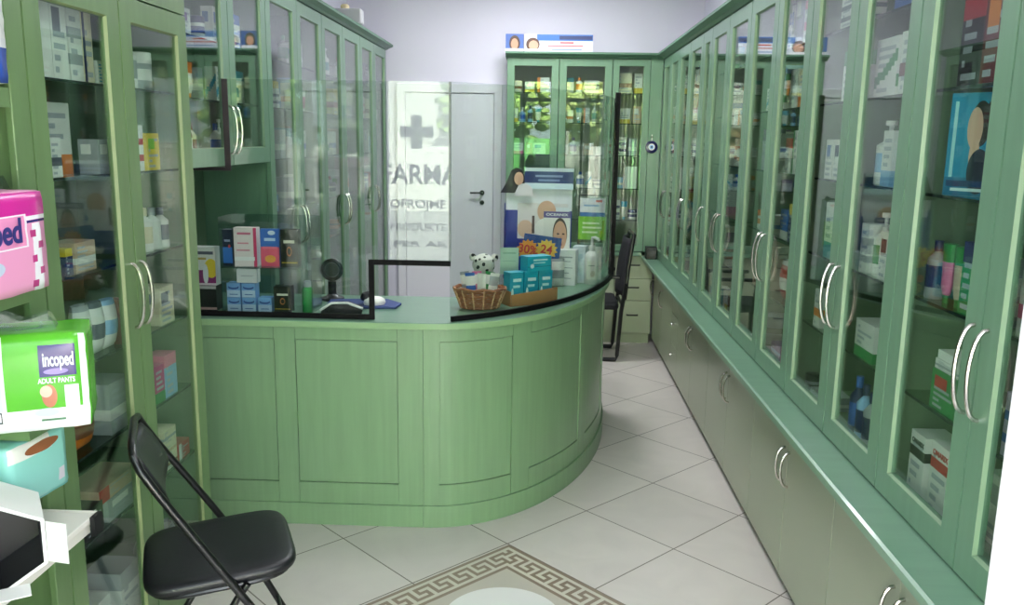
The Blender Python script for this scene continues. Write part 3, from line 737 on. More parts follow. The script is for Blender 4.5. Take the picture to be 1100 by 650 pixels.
rp(2, 1.31, 2.5, 'box', .075, .06, .14, 'white', 'maroon', 'logo')
rp(2, 1.31, 2.41, 'box', .075, .06, .15, 'white', 'red', 'stripes')
rp(2, 1.31, 2.33, 'box', .06, .06, .2, 'lime', 'white', 'logo', fr=FR+.06)
rp(2, 1.31, 2.60, 'box', .14, .06, .21, 'navy', 'purple', 'top', fr=FR+.13)
rp(2, 1.05, 2.59, 'box', .15, .11, .115, 'white', 'green', 'base')
rp(2, 1.05, 2.45, 'box', .05, .13, .14, 'white', 'text', 'side')
rp(2, 1.05, 2.37, 'jar', .06, .06, .075, 'brown', 'orange', 'label')
for i, (yy, cc) in enumerate(((2.66, 'navy'), (2.6, 'sky'), (2.54, 'grey'))): rp(2, .775, yy, 'bottle', .052, .052, .2-.01*i, cc, 'navy' if i else 'blue', 'label')
rp(2, .775, 2.42, 'box', .14, .1, .13, 'white', 'grey', 'plain', fr=FR+.1)
rp(2, .775, 2.40, 'box', .05, .05, .11, 'lime', 'green', 'side')
# door D (fourth)
rp(3, 2.08, 2.99, 'box', .13, .1, .1, 'white', 'text', 'stripes')
rp(3, 1.84, 2.94, 'box', .09, .1, .16, 'white', 'green', 'top')
rp(3, 1.58, 3.06, 'box', .075, .06, .135, 'white', 'blue', 'logo')
rp(3, 1.58, 2.975, 'box', .075, .06, .135, 'white', 'navy', 'logo')
rp(3, 1.31, 3.0, 'box', .08, .07, .19, 'white', 'teal', 'base')
rp(3, 1.05, 3.05, 'box', .07, .06, .135, 'white', 'orange', 'band')
rp(3, .775, 2.98, 'box', .14, .1, .05, 'grey', 'white', 'band')
rp(3, .775, 3.12, 'jar', .06, .06, .08, 'grey', 'black', 'label')
# door A (first): slivers beside the open white door
rp(0, .775, 1.75, 'bottle', .06, .06, .16, 'teal', 'cyan', 'label')
rp(0, .775, 1.68, 'bottle', .06, .06, .15, 'cyan', 'teal', 'label')
rp(0, 1.05, 1.73, 'box', .1, .06, .14, 'lilac', 'blue', 'stripes')
rp(0, 1.31, 1.73, 'box', .1, .06, .14, 'white', 'pink', 'band')
rp(0, 1.58, 1.72, 'box', .1, .06, .18, 'white', 'cyan', 'top')
rnd = random.Random(7)
ES = {2.08: [('box', .11, .07, .2, 'lilac', 'white', 'logo'), ('box', .1, .07, .22, 'white', 'pink', 'stripes'), ('box', .09, .07, .1, 'blue', 'white', 'band')],
      .775: [('box', .13, .08, .09, 'purple', 'sky', 'stripes'), ('box', .1, .08, .1, 'magenta', 'white', 'logo'), ('box', .08, .06, .07, 'pink', 'white', 'base')],
      1.05: [('pouch', .13, .07, .17, 'red', 'white', ''), ('pouch', .12, .07, .15, 'beige', 'red', ''), ('box', .1, .06, .12, 'maroon', 'white', 'logo')],
      1.31: [('box', .1, .06, .12, 'blue', 'white', 'base'), ('box', .09, .06, .15, 'navy', 'yellow', 'top'), ('box', .08, .06, .1, 'sky', 'blue', 'logo')],
      1.58: [('box', .08, .06, .14, 'white', 'red', 'top'), ('box', .07, .06, .17, 'white', 'green', 'side'), ('box', .09, .06, .18, 'white', 'red', 'band')],
      1.84: [('box', .1, .06, .15, 'white', 'grey', 'logo'), ('box', .07, .06, .14, 'cream', 'orange', 'base'), ('box', .08, .06, .17, 'white', 'brown', 'stripes')]}
for z, its in ES.items():
    y = 3.62
    for it in its:
        y -= it[1]/2+.008; rp(4, z, y, *it); y -= it[1]/2+.012
rp(5, .775, 3.95, 'box', .2, .12, .02, 'white', 'purple', 'side'); rp(5, 1.05, 3.9, 'box', .22, .1, .2, 'brown', 'beige', 'full'); rp(5, 1.31, 4.0, 'jar', .075, .07, .085, 'white', 'orange', 'label')
rp(5, .775, 3.78, 'jar', .12, .1, .17, 'black', 'grey', 'label')
rp(5, 1.31, 3.78, 'box', .09, .06, .08, 'white', 'blue', 'band')
for z in (1.58, 1.84, 2.08): fill(rnd, 'R', 3.70, 4.12, FR, z+.0006, .24, RW(5, z), GR)
for di in range(6, 13):
    a0, a1 = RUN[di]+.03, RUN[di+1]-.03
    for z in (2.08, 1.84, 1.58, 1.31, 1.05, .775):
        fill(rnd, 'R', a0, a1, FR, z+.0006, .24 if z < 2 else .2, RW(di, z), GR)
# back wall
def BWh(di, z): return f"{SN[z]} behind {['first', 'second', 'narrow third'][di]} glass door of back cabinets"
for di, (a0, a1) in enumerate(((-.28, .085), (.125, .50), (.575, .80))):
    for z in (2.08, 1.84, 1.58, 1.31, 1.05):
        if di < 2 and z < 1.3: continue
        fill(rnd, 'B', a0, a1, YB+.06, z+.0006, .2 if di < 2 else .24, BWh(di, z), GB, tall=.62 if z > 2 and di < 2 else .8, pale=True)
# long left run
LSN = dict(SN); LSN[.8] = 'sixth shelf'
for di in range(8):
    zs = (2.08, 1.84, 1.586) if di < 2 else (2.08, 1.84, 1.58, 1.31, 1.05)
    for z in zs:
        nm = {2.08: 'top shelf', 1.84: 'second shelf', 1.586: 'cabinet bottom', 1.58: 'third shelf', 1.31: 'fourth shelf', 1.05: 'fifth shelf'}[z]
        wh = f"{nm} behind {['first short', 'second short', 'first tall', 'second tall', 'third tall', 'fourth tall', 'fifth tall', 'last tall'][di]} glass door on left"
        fill(rnd, 'L', LR[di]+.03, LR[di+1]-.03, XF-.055, z+.0006, .23, wh, GF, skip=.3, n=4)
# tall left cabinet
TSN = {1.84: 'top shelf', 1.58: 'second shelf', 1.31: 'third shelf', 1.05: 'fourth shelf', .79: 'fifth shelf', .53: 'sixth shelf', .1365: 'cabinet bottom'}
FT = XT-.05
def tp(di, z, along, *a, **k): return put('L', along, k.pop('fr', FT), z+.0006, *a, f"{TSN[z]} behind {['near', 'far'][di]} door of tall left cabinet", GL, **k)
tp(0, 1.84, 2.245, 'box', .07, .07, .20, 'white', 'grey', 'plain')
tp(0, 1.84, 2.320, 'box', .075, .07, .215, 'white', 'text', 'logo')
tp(0, 1.84, 2.400, 'box', .065, .06, .2, 'white', 'grey', 'stripes')
tp(0, 1.84, 2.465, 'box', .05, .06, .2, 'cream', 'navy', 'side')
tp(0, 1.84, 2.540, 'box', .06, .06, .065, 'cyan', 'white', 'full')
tp(0, 1.58, 2.370, 'box', .15, .06, .2, 'white', 'orange', 'base', fr=FT-.06)
tp(0, 1.58, 2.260, 'box', .05, .05, .105, 'white', 'text', 'band')
tp(0, 1.58, 2.520, 'box', .08, .06, .1, 'grey', 'white', 'logo')
tp(0, 1.31, 2.270, 'jar', .085, .08, .12, 'grey', 'beige', 'label', fr=FT-.1)
tp(0, 1.31, 2.280, 'box', .035, .05, .075, 'navy', 'yellow', 'top')
tp(0, 1.31, 2.365, 'box', .11, .08, .085, 'beige', 'white', 'band')
tp(0, 1.05, 2.270, 'box', .09, .07, .12, 'white', 'grey', 'diag', turn=.3)
for i in range(3): tp(0, 1.05, 2.36+.075*i, 'pouch', .07, .06, .16-.005*i, 'white', ['grey', 'text', 'sky'][i], '')
tp(0, 1.05, 2.570, 'box', .05, .06, .14, 'maroon', 'brown', 'top')
tp(0, .79, 2.500, 'box', .13, .1, .16, 'grey', 'white', 'band')
tp(0, .79, 2.320, 'pouch', .12, .08, .14, 'orange', 'brown', '')
tp(0, .53, 2.480, 'box', .2, .12, .07, 'grey', 'white', 'logo')
o = product('box', .24, .12, .045, 'beige', 'red', 'side', (FT-.065, 2.46, .6012), PI/2, 'lying on grey box in tall left cabinet', GL)
tp(0, .53, 2.300, 'box', .1, .1, .09, 'black', 'white', 'logo')
tp(0, .1365, 2.300, 'box', .1, .1, .18, 'white', 'blue', 'base')
tp(0, .1365, 2.480, 'box', .12, .12, .2, 'white', 'grey', 'top')
tp(1, 1.58, 2.735, 'box', .06, .05, .145, 'white', 'red', 'stripes')
tp(1, 1.58, 2.835, 'box', .09, .05, .12, 'yellow', 'lime', 'logo')
tp(1, 1.84, 2.755, 'bottle', .06, .06, .15, 'white', 'grey', 'label')
tp(1, 1.84, 2.855, 'jar', .08, .08, .12, 'grey', 'white', 'label')
for i in range(4): tp(1, 1.31, 2.73+.062*i, 'bottle', .055, .055, .15-.004*i, 'white', ['red', 'cream', 'grey', 'text'][i], 'plain' if i == 2 else 'label', look=['white bottle with red cap', 'white bottle with cream cap', 'plain white bottle with grey cap', 'white bottle with dark cap'][i])
tp(1, 1.05, 2.865, 'box', .11, .08, .13, 'cream', 'text', 'logo')
tp(1, .79, 2.775, 'box', .07, .07, .13, 'magenta', 'green', 'base')
tp(1, .79, 2.865, 'box', .09, .07, .15, 'sky', 'pink', 'top')
for i in range(3): product('box', .1, .07, .048, 'cream', ['brown', 'beige', 'grey'][i], 'band', (FT-.04, 2.83, .5306+.0485*i), PI/2, ['bottom of stack', 'middle of stack', 'topmost of stack'][i]+', sixth shelf, far door of tall left cabinet', GL)
tp(1, .53, 2.935, 'box', .09, .06, .06, 'red', 'white', 'side')
tp(1, .1365, 2.815, 'pouch', .2, .14, .16, 'white', 'grey', '')

# ------------------------------------------------------------------ big packs, table, box beside the entrance
def soft_pack(name, w, d, h, base, layers, loc, rz, label, cat, puff=.02, tilt=0):
    """plastic-wrapped pack: puffed rounded block, printed front, top seam"""
    root = setp(empty(name, loc, rz), label, cat, 'plastic wrapped packs on the open shelves'); root.rotation_euler = (tilt, 0, rz)
    bm = bmesh.new(); bmesh.ops.create_cube(bm, size=1)
    bmesh.ops.subdivide_edges(bm, edges=bm.edges[:], cuts=9, use_grid_fill=True)
    rr = random.Random(len(label))
    for v in bm.verts:
        u = v.co*2; r = .12
        p = Vector((u.x*w/2, u.y*d/2, u.z*h/2))
        # round the edges
        e = Vector((max(0, abs(p.x)-(w/2-r*.35*min(w, h))), max(0, abs(p.y)-(d/2-r*.35*min(w, h))), max(0, abs(p.z)-(h/2-r*.35*min(w, h)))))
        l = e.length; R0 = r*.35*min(w, h)
        if l > R0:
            k = R0/l
            p = Vector(tuple(math.copysign(abs(p[i])-e[i]*(1-k), p[i]) for i in range(3)))
        bul = (1-u.x*u.x)*(1-u.z*u.z)
        p.y += math.copysign(puff*bul, p.y) if abs(u.y) > .98 else 0
        p += Vector((rr.uniform(-1, 1), rr.uniform(-1, 1), rr.uniform(-1, 1)))*.0012
        v.co = p+Vector((0, 0, h/2))
    uv = bm.loops.layers.uv.new('UVMap')
    for f in bm.faces:
        fr = f.normal.y < -.35
        for l in f.loops: l[uv].uv = ((l.vert.co.x+w/2)/w, l.vert.co.z/h) if f.calc_center_median().y < -d/2*.55 and fr else (-3, -3)
    bm.normal_update()
    for f in bm.faces: f.smooth = True
    me = bpy.data.meshes.new('wrap'); bm.to_mesh(me); bm.free(); me.materials.append(print_mat('print_'+label[:40], base, layers, .25))
    link('wrap', me, root)
    return root
PK = [('r', .5, .86, .5, .15, (206, 40, 150)), ('r', .5, .70, .5, .012, (40, 40, 110)), ('r', .5, .735, .5, .02, (250, 245, 250)), ('r', .88, .34, .05, .34, (250, 246, 250)), ('r', .84, .58, .03, .035, (190, 60, 130)), ('r', .92, .46, .03, .035, (190, 60, 130)),
      ('r', .84, .33, .03, .035, (190, 60, 130)), ('r', .92, .2, .03, .035, (190, 60, 130)), ('r', .84, .08, .03, .035, (190, 60, 130)), ('r', .40, .62, .38, .16, (248, 236, 244)), ('r', .40, .62, .36, .145, (240, 150, 196)), ('e', .4, .3, .13, .08, (196, 206, 226)), ('r', .3, .12, .16, .09, (34, 34, 100))]
pk = soft_pack('diaper_pack', .36, .20, .225, (238, 160, 200), PK, (-1.235, 1.725, 1.3475), PI/2, 'pink plastic pack with checked edge on the open shelf, above the green pack', 'pack', .006)
text_part('lettering', 'incoped', .075, pm('logo_navy', (50, 50, 120), .4), pk, (-.035, -.1075, .14), (PI/2, 0, 0), .22)
text_part('lettering', '30', .04, pm('logo_white', (245, 245, 245), .4), pk, (-.07, -.107, .028), (PI/2, 0, 0))
q = MB(); q.prism([(-.17, .0), (.17, .0), (.15, .03), (.02, .012), (-.15, .035)], -.03, .03, ACRYL, 'y'); q.obj('wrap_fold', pk, loc=(0, 0, .2255))
GK = [('r', .06, .5, .12, .5, (236, 238, 236)), ('r', .1, .5, .045, .4, (206, 214, 210)), ('r', .5, .08, .5, .16, (244, 246, 244)), ('r', .97, .5, .05, .5, (244, 246, 244)), ('r', .70, .73, .18, .16, (48, 36, 110)), ('e', .68, .62, .12, .03, (150, 130, 200)),
      ('e', .6, .37, .075, .12, (190, 120, 96)), ('e', .57, .42, .06, .06, (226, 190, 170)), ('r', .82, .35, .07, .12, (244, 248, 244)), ('e', .56, .2, .12, .045, (200, 236, 240)), ('r', .1, .18, .03, .06, (60, 60, 60)), ('r', .1, .18, .02, .045, (220, 220, 220)), ('r', .62, .12, .12, .012, (80, 120, 90))]
gk = soft_pack('diaper_pack', .33, .17, .225, (84, 172, 40), [(k, 1-(1-u)*.62, v, ru*.62, rv, c) for k, u, v, ru, rv, c in GK], (-1.215, 1.855, 1.0325), .42, 'bright green plastic pack with purple logo and white lower edge', 'pack', .012)
text_part('lettering', 'incoped', .044, pm('logo_white', (245, 245, 245), .4), gk, (.106, -.0925, .166), (PI/2, 0, 0), .062)
text_part('lettering', 'ADULT PANTS', .016, pm('logo_white', (245, 245, 245), .4), gk, (.1, -.0955, .119), (PI/2, 0, 0), .075)
q = MB(); v0 = [(-.10, 0), (.10, 0), (.085, .035), (.03, .02), (-.02, .045), (-.09, .03)]; q.prism(v0, -.025, .025, ACRYL, 'y'); q.obj('wrap_fold', gk, loc=(0, 0, .2245))
MK = [('r', .3, .88, .4, .12, (236, 232, 224)), ('e', .55, .84, .3, .08, (150, 92, 60)), ('r', .85, .25, .06, .1, (226, 220, 226)), ('r', .5, .02, .5, .03, (120, 200, 190))]
mk = soft_pack('diaper_pack', .20, .22, .155, (150, 216, 204), MK, (-1.285, 1.872, .8425), PI/2-.1, 'mint green plastic pack with brown curve, below the green pack', 'pack', .01)
# pack at the picture's upper corner
TK = [('r', .5, .2, .5, .2, (24, 70, 170)), ('r', .5, .75, .5, .25, (236, 238, 236)), ('e', .5, .2, .25, .1, (236, 238, 236))]
tk = soft_pack('diaper_pack', .3, .2, .2, (228, 232, 236), TK, (-1.315, 1.80, 1.8035), PI/2, 'white plastic pack with blue base on the topmost open shelf', 'pack', .006)
# white side table
tb = setp(empty('side_table', (-1.27, 1.70, 0)), 'white laminate table with black corner cap in front of the open shelves', 'table')
q = MB(); q.box(-.15, -.66, .735, .150, .288, .75, WHITE); q.obj('tabletop', tb, bevel=.002)
q = MB(); q.box(-.15, .2885, .715, .150, .295, .752, WHITE); q.obj('back_edge', tb)
q = MB(); q.box(-.14, -.65, .70, .135, .28, .7345, WHITE); q.obj('apron', tb)
q = MB(); q.box(.1505, .255, .70, .162, .295, .752, BLACK); q.obj('corner_cap', tb)
for (x, y) in ((.11, -.6), (.11, -.12)):
    q = MB(); q.box(x-.03, y-.03, 0, x+.03, y+.03, .6995, WHITE); q.obj('leg', tb, bevel=.004)
# open white carton with dark inside
def open_carton():
    root = setp(empty('open_carton', (-1.185, 1.60, .7505), 0), 'open white carton with dark inside lying on the white table', 'carton')
    n = 6; r0, r1, L = .10, .092, .16
    q = MB(); pts = [(math.cos(R(60*i+30)), math.sin(R(60*i+30))) for i in range(n)]
    hz = r0*math.cos(R(30))*0+r0*.87
    W_, B_ = pal('white'), pal('black')
    fo = [(r0*a, 0, r0*b+r0) for a, b in pts]; fi = [(r1*a, 0, r1*b+r0) for a, b in pts]
    bo = [(r0*a, L, r0*b+r0) for a, b in pts]; bi = [(r1*a, L-.01, r1*b+r0) for a, b in pts]
    q.add(fo+fi+bo+bi, [], W_)
    kw, kb = q.mi(W_), q.mi(B_)
    for i in range(n):
        j = (i+1) % n
        q.f += [(i, j, n+j, n+i), (i, 2*n+i, 2*n+j, j), (n+i, n+j, 3*n+j, 3*n+i)]; q.m += [kw, kw, kb]
    q.f += [tuple(range(2*n, 3*n)), tuple(range(3*n, 4*n))]; q.m += [kw, kb]
    b = q.obj('tray', root, merge=True); b.rotation_euler = (0, 0, .0)
    q = MB(); q.box(.0, 0, 0, .05, .002, .09, W_); fl = q.obj('flap', root, loc=(.088, -.002, .055)); fl.rotation_euler = (0, 0, -.8)
    q = MB(); q.box(-.05, 0, 0, .05, .002, .05, W_); fl = q.obj('flap', root, loc=(0, -.003, .0135)); fl.rotation_euler = (1.62, 0, 0)
    root.rotation_euler = (0, 0, .6)
    root.location = (-1.105, 1.585, .7515)
open_carton()

# ------------------------------------------------------------------ folding chair
def folding_chair():
    hd = R(24)                       # facing
    root = setp(empty('folding_chair', (-.975, 2.375, 0), hd-PI/2), 'black folding chair with padded vinyl seat before the tall left cabinet', 'chair')
    # local: +y = facing, x = across
    zs = .455; hw = .20
    q = MB(); n = 48; rows = [(.016, -.0175), (.004, -.014), (0, -.006), (0, .004), (.005, .012), (.016, .017), (.05, .0195), (.12, .021)]
    for ins, z in rows:
        for k in range(n):
            a = 2*PI*k/n; ca, sa = math.cos(a), math.sin(a)
            q.v.append(((.21-ins)*math.copysign(abs(ca)**.38, ca), (.215-ins)*math.copysign(abs(sa)**.38, sa), z))
    for r in range(len(rows)-1):
        for k in range(n): q.f.append((r*n+k, r*n+(k+1) % n, (r+1)*n+(k+1) % n, (r+1)*n+k)); q.m.append(q.mi(VINYL))
    q.f += [tuple(range(n))[::-1], tuple(range((len(rows)-1)*n, len(rows)*n))]; q.m += [0, 0]
    me = q.mesh('seat', smooth=True)
    s = link('seat', me, root, (0, .01, zs)); s.rotation_euler = (R(3), 0, 0)
    q = MB(); pr = []
    for i in range(36):
        a = 2*PI*i/36; ca, sa = math.cos(a), math.sin(a)
        pr.append((.196*math.copysign(abs(ca)**.45, ca), .01+.198*math.copysign(abs(sa)**.45, sa), zs-.024+R(3)*.198*math.copysign(abs(sa)**.45, sa)))
    q.tube(pr, .008, BLACKM, 8, closed=True); q.obj('seat_rim', root, smooth=True)
    # long front-leg and back uprights: one bent tube per side, joined over the top
    top = []
    L = lambda x: [(x, .255, .012), (x, .09, .36), (x*.98, -.02, .54), (x*.9, -.145, .74), (x*.87, -.185, .81), (x*.8, -.2, .845)]
    left = L(-hw-.03); right = L(hw+.03)
    q = MB(); q.tube(left+[(-.11, -.206, .86), (.11, -.206, .86)]+right[::-1], .0115, BLACKM, 10); q.obj('front_frame', root, smooth=True)
    # rear legs
    q = MB()
    ll = [(-hw-.012, .075, .44), (-hw-.012, .045, .40), (-hw-.012, -.19, .012)]; rl = [(-x, y, z) for x, y, z in ll]
    q.tube(ll, .0105, BLACKM, 10); q.obj('rear_leg', root, smooth=True)
    q = MB(); q.tube(rl, .0105, BLACKM, 10); q.obj('rear_leg', root, smooth=True)
    q = MB(); q.tube([(-hw-.012, -.115, .13), (hw+.012, -.115, .13)], .008, BLACKM, 8); q.obj('stretcher', root, smooth=True)
    q = MB(); q.tube([(-hw-.03, .198, .14), (hw+.03, .198, .14)], .008, BLACKM, 8); q.obj('stretcher', root, smooth=True)
    # backrest: padded curved panel
    bm = bmesh.new(); bmesh.ops.create_grid(bm, x_segments=10, y_segments=6, size=.5)
    geo = bmesh.ops.extrude_face_region(bm, geom=bm.faces[:])
    for v in [g for g in geo['geom'] if isinstance(g, bmesh.types.BMVert)]: v.co.z += 1
    for v in bm.verts:
        u, w_, k = v.co.x*2, v.co.y*2, v.co.z
        wide = .182*(1-.06*w_*w_-.05*(w_ > .5))
        v.co = Vector((u*wide, -.025*(1-u*u)+(.022*k*(1-.5*u**4)*(1-.4*w_**4)), w_*.085*(1-.12*u*u)))
    bmesh.ops.recalc_face_normals(bm, faces=bm.faces)
    for f in bm.faces: f.smooth = True
    me = bpy.data.meshes.new('backrest'); bm.to_mesh(me); bm.free(); me.materials.append(VINYL)
    b = link('backrest', me, root, (0, -.160, .765)); b.rotation_euler = (R(29), 0, 0)
    for x in (-hw-.03, hw+.03):
        q = MB(); q.lathe([(.016, 0), (.016, .03), (.013, .035)], BLACK, 10); q.obj('rubber_foot', root, loc=(x, .255, 0))
    for x in (-hw-.012, hw+.012):
        q = MB(); q.lathe([(.015, 0), (.015, .03), (.012, .035)], BLACK, 10); q.obj('rubber_foot', root, loc=(x, -.19, 0))
    return root
folding_chair()

# ------------------------------------------------------------------ office chair behind the counter
def office_chair():
    root = setp(empty('office_chair', (.40, 6.72, 0), 0), 'black office chair with mesh back on a sled frame beyond the counter', 'chair')
    mesh = pm('black_mesh_fabric', (26, 26, 32), .8)
    q = MB(); q.prism([(-.22, -.22), (.18, -.23), (.2, -.2), (.2, .2), (.18, .23), (-.22, .22), (-.24, .18), (-.24, -.18)], .41, .47, mesh); q.obj('seat', root, bevel=.02)
    q = MB(); n = 10
    for j in range(n):
        for i in range(n):
            P = []
            for a, b in ((i, j), (i+1, j), (i+1, j+1), (i, j+1)):
                u, v = a/n*2-1, b/n; P.append((.235+.05*v*v-.05*(1-u*u), u*.2*(1-.15*v), .52+.44*v))
            q.add(P, [(0, 1, 2, 3)], mesh)
    me = q.mesh('backrest', True, True); bk = link('backrest', me, root); md = bk.modifiers.new('t', 'SOLIDIFY'); md.thickness = .02
    q = MB(); fr = [(.245, -.2, .5), (.265, -.2, .75), (.30, -.175, .99), (.30, .175, .99), (.265, .2, .75), (.245, .2, .5)]
    q.tube(fr, .016, BLACK, 8, closed=True); q.obj('back_frame', root, smooth=True)
    for s in (-1, 1):
        q = MB(); y = .22*s
        q.tube([(.25, y, .62), (.22, y, .4), (.20, y, .05), (.19, y, .016), (-.2, y, .016), (-.22, y, .05), (-.22, y, .4)], .016, BLACK, 8); q.obj('sled_leg', root, smooth=True)
        q = MB(); q.box(-.18, y-.02, .655, .20, y+.02, .68, BLACK); q.obj('armrest', root, bevel=.006)
        q = MB(); q.tube([(-.12, y, .40), (-.14, y, .655)], .012, BLACK, 8); q.obj('arm_post', root)
    q = MB(); q.tube([(.23, -.22, .44), (.23, .22, .44)], .012, BLACK, 8); q.obj('cross_bar', root)
office_chair()

# ------------------------------------------------------------------ things on the counter
ZC = .9305
def onc(x, y): p = atz(x, y, .93); return p.x, p.y
# wicker basket with sachets
def basket():
    bx, by = -.285, 3.86
    root = setp(empty('wicker_basket', (bx, by, ZC)), 'small brown wicker basket standing on the counter behind the screen', 'basket')
    wk = pm('brown_wicker', (158, 96, 62), .6, var=.2, scale=(60, 60, 60))
    q = MB(); n = 28; rows = 9
    for j in range(rows):
        z = .006+.085*j/(rows-1); r = .072+.028*(j/(rows-1))
        pts = [((r+.003*(1 if (i+j) % 2 else -1))*1.15*math.cos(2*PI*i/n), (r+.003*(1 if (i+j) % 2 else -1))*.8*math.sin(2*PI*i/n), z) for i in range(n)]
        q.tube(pts, .0052, wk, 6, closed=True)
    q.obj('woven_side', root, smooth=True)
    q = MB(); q.lathe([(.072, 0), (.072, .006)], wk, 24, 1.15, .8); q.obj('bottom', root)
    q = MB(); pts = [(.104*1.15*math.cos(2*PI*i/32), .104*.8*math.sin(2*PI*i/32), .094+.004*math.sin(8*PI*i/16)) for i in range(32)]; q.tube(pts, .0065, wk, 6, closed=True); q.obj('rim', root, smooth=True)
    q = MB()
    for i in range(14):
        a = 2*PI*i/14; q.tube([(.077*1.15*math.cos(a), .077*.8*math.sin(a), .004), (.106*1.15*math.cos(a), .106*.8*math.sin(a), .092)], .004, pm('pale_wicker', (206, 160, 120), .6), 6)
    st = q.obj('stake', root)
    rr = random.Random(3)
    looks = ['white sachet standing at the front of the wicker basket', 'white sachet with blue print leaning left in the wicker basket', 'white sachet with pink print in the wicker basket', 'tall white sachet at back of wicker basket',
             'white sachet with green print leaning in the wicker basket', 'grey sachet tilted over the rim of wicker basket']
    cols = [('white', 'grey'), ('white', 'blue'), ('white', 'pink'), ('white', 'white'), ('white', 'green'), ('grey', 'white')]
    for i in range(6):
        me = pouch_mesh(.045, .012, .145, *cols[i]); me.name = 'sachet'
        o = link('sachet', me, None, (bx-.05+.02*i, by+(-.022 if i % 2 else .018), ZC+.022), rr.uniform(-.4, .4)); o.rotation_euler.y = (i-2.5)*.07; o.rotation_euler.x = rr.uniform(-.15, .1)
        setp(o, looks[i], 'sachet', 'sachets in the wicker basket')
basket()
# cardboard tray with cyan boxes
tr = setp(empty('cardboard_tray', (-.065, 4.02, ZC), .55), 'low brown cardboard tray holding the cyan boxes on the counter', 'tray')
kb = pm('brown_cardboard', (176, 122, 74), .7)
q = MB(); q.box(-.125, -.06, 0, .125, .06, .004, kb); q.obj('bottom', tr)
q = MB(); q.prism([(-.125, 0), (.125, 0), (.125, .075), (-.125, .055)], -.064, -.0605, kb, 'y'); q.obj('front_wall', tr)
q = MB(); q.box(-.125, .0605, 0, .125, .064, .085, kb); q.obj('back_wall', tr)
for s in (-1, 1): q = MB(); q.box(s*.1275-.002, -.06, 0, s*.1275+.002, .06, .07, kb); q.obj('side_wall', tr)
CYB = [('r', .5, .3, .5, .02, (20, 110, 140)), ('r', .55, .75, .3, .05, (220, 244, 248)), ('r', .5, .55, .25, .04, (190, 234, 240)), ('e', .2, .35, .08, .15, (230, 246, 250))]
for i, (dx, dz, lab) in enumerate(((-.08, .004, 'cyan box in the cardboard tray, beside the wicker basket'), (.0, .004, 'cyan box in the middle of the cardboard tray'), (.08, .004, 'cyan box at the tray end away from the basket'))):
    c, s = math.cos(.55), math.sin(.55)
    printed('remedy_box', .074, .06, .15, (24, 160, 190), CYB, (-.065+dx*c, 4.02+dx*s, ZC+.0046), .55, lab, 'box', 'cyan boxes on the counter')
printed('remedy_box', .13, .07, .07, (28, 168, 196), CYB, (-.065+.04*math.cos(.55), 4.02+.04*math.sin(.55), ZC+.1555), .55, 'cyan box lying across the other cyan boxes, topmost', 'box', 'cyan boxes on the counter')
# spotted upright tissue dispenser
def spotted():
    x, y = -.285, 4.11
    root = setp(empty('soft_toy', (x, y, ZC)), 'white plush toy with black spots sitting behind the wicker basket', 'toy')
    m = bpy.data.materials.new('spotted_plush'); m.use_nodes = True; nt = m.node_tree; b = nt.nodes['Principled BSDF']; b.inputs['Roughness'].default_value = .9
    vo = nt.nodes.new('ShaderNodeTexVoronoi'); vo.inputs['Scale'].default_value = 38; tc = nt.nodes.new('ShaderNodeTexCoord'); rp_ = nt.nodes.new('ShaderNodeValToRGB'); rp_.color_ramp.interpolation = 'CONSTANT'
    rp_.color_ramp.elements[0].color = (.02, .02, .02, 1); rp_.color_ramp.elements[1].position = .32; rp_.color_ramp.elements[1].color = lin((226, 224, 214))+(1,)
    nt.links.new(tc.outputs['Object'], vo.inputs['Vector']); nt.links.new(vo.outputs['Distance'], rp_.inputs[0]); nt.links.new(rp_.outputs[0], b.inputs['Base Color'])
    q = MB(); q.lathe([(.03, 0), (.05, .02), (.055, .06), (.042, .1), (.034, .115)], pm('beige_plush', (206, 176, 156), .9), 16); q.obj('body', root, smooth=True)
    q = MB(); q.lathe([(.02, 0), (.045, .02), (.056, .05), (.05, .085), (.025, .105), (.004, .11)], m, 16); q.obj('head', root, smooth=True, loc=(0, 0, .11))
    for s in (-1, 1):
        q = MB(); q.lathe([(.004, 0), (.018, .012), (.016, .03), (.003, .04)], m, 10, 1, .5); e = q.obj('ear', root, smooth=True, loc=(.042*s, 0, .185)); e.rotation_euler = (0, .6*s, 0)
        q = MB(); q.lathe([(.008, 0), (.017, .015), (.012, .05), (.005, .06)], m, 10); e = q.obj('arm', root, smooth=True, loc=(.045*s, -.03, .075)); e.rotation_euler = (.5, 2.4*s, 0)
spotted()
printed('leaflet', .09, .004, .13, (176, 206, 186), [('r', .5, .8, .35, .03, (140, 176, 156)), ('r', .5, .5, .35, .015, (150, 180, 164))], (-.16, 4.12, ZC+.12), .1, 'pale green leaflet standing behind the spotted toy', 'leaflet')
q = MB(); q.box(-.05, -.03, 0, .05, .03, .118, ACRYL); setp(q.obj('acrylic_riser', None, loc=(-.16, 4.14, ZC)), 'clear acrylic riser block under the pale green leaflet', 'stand')
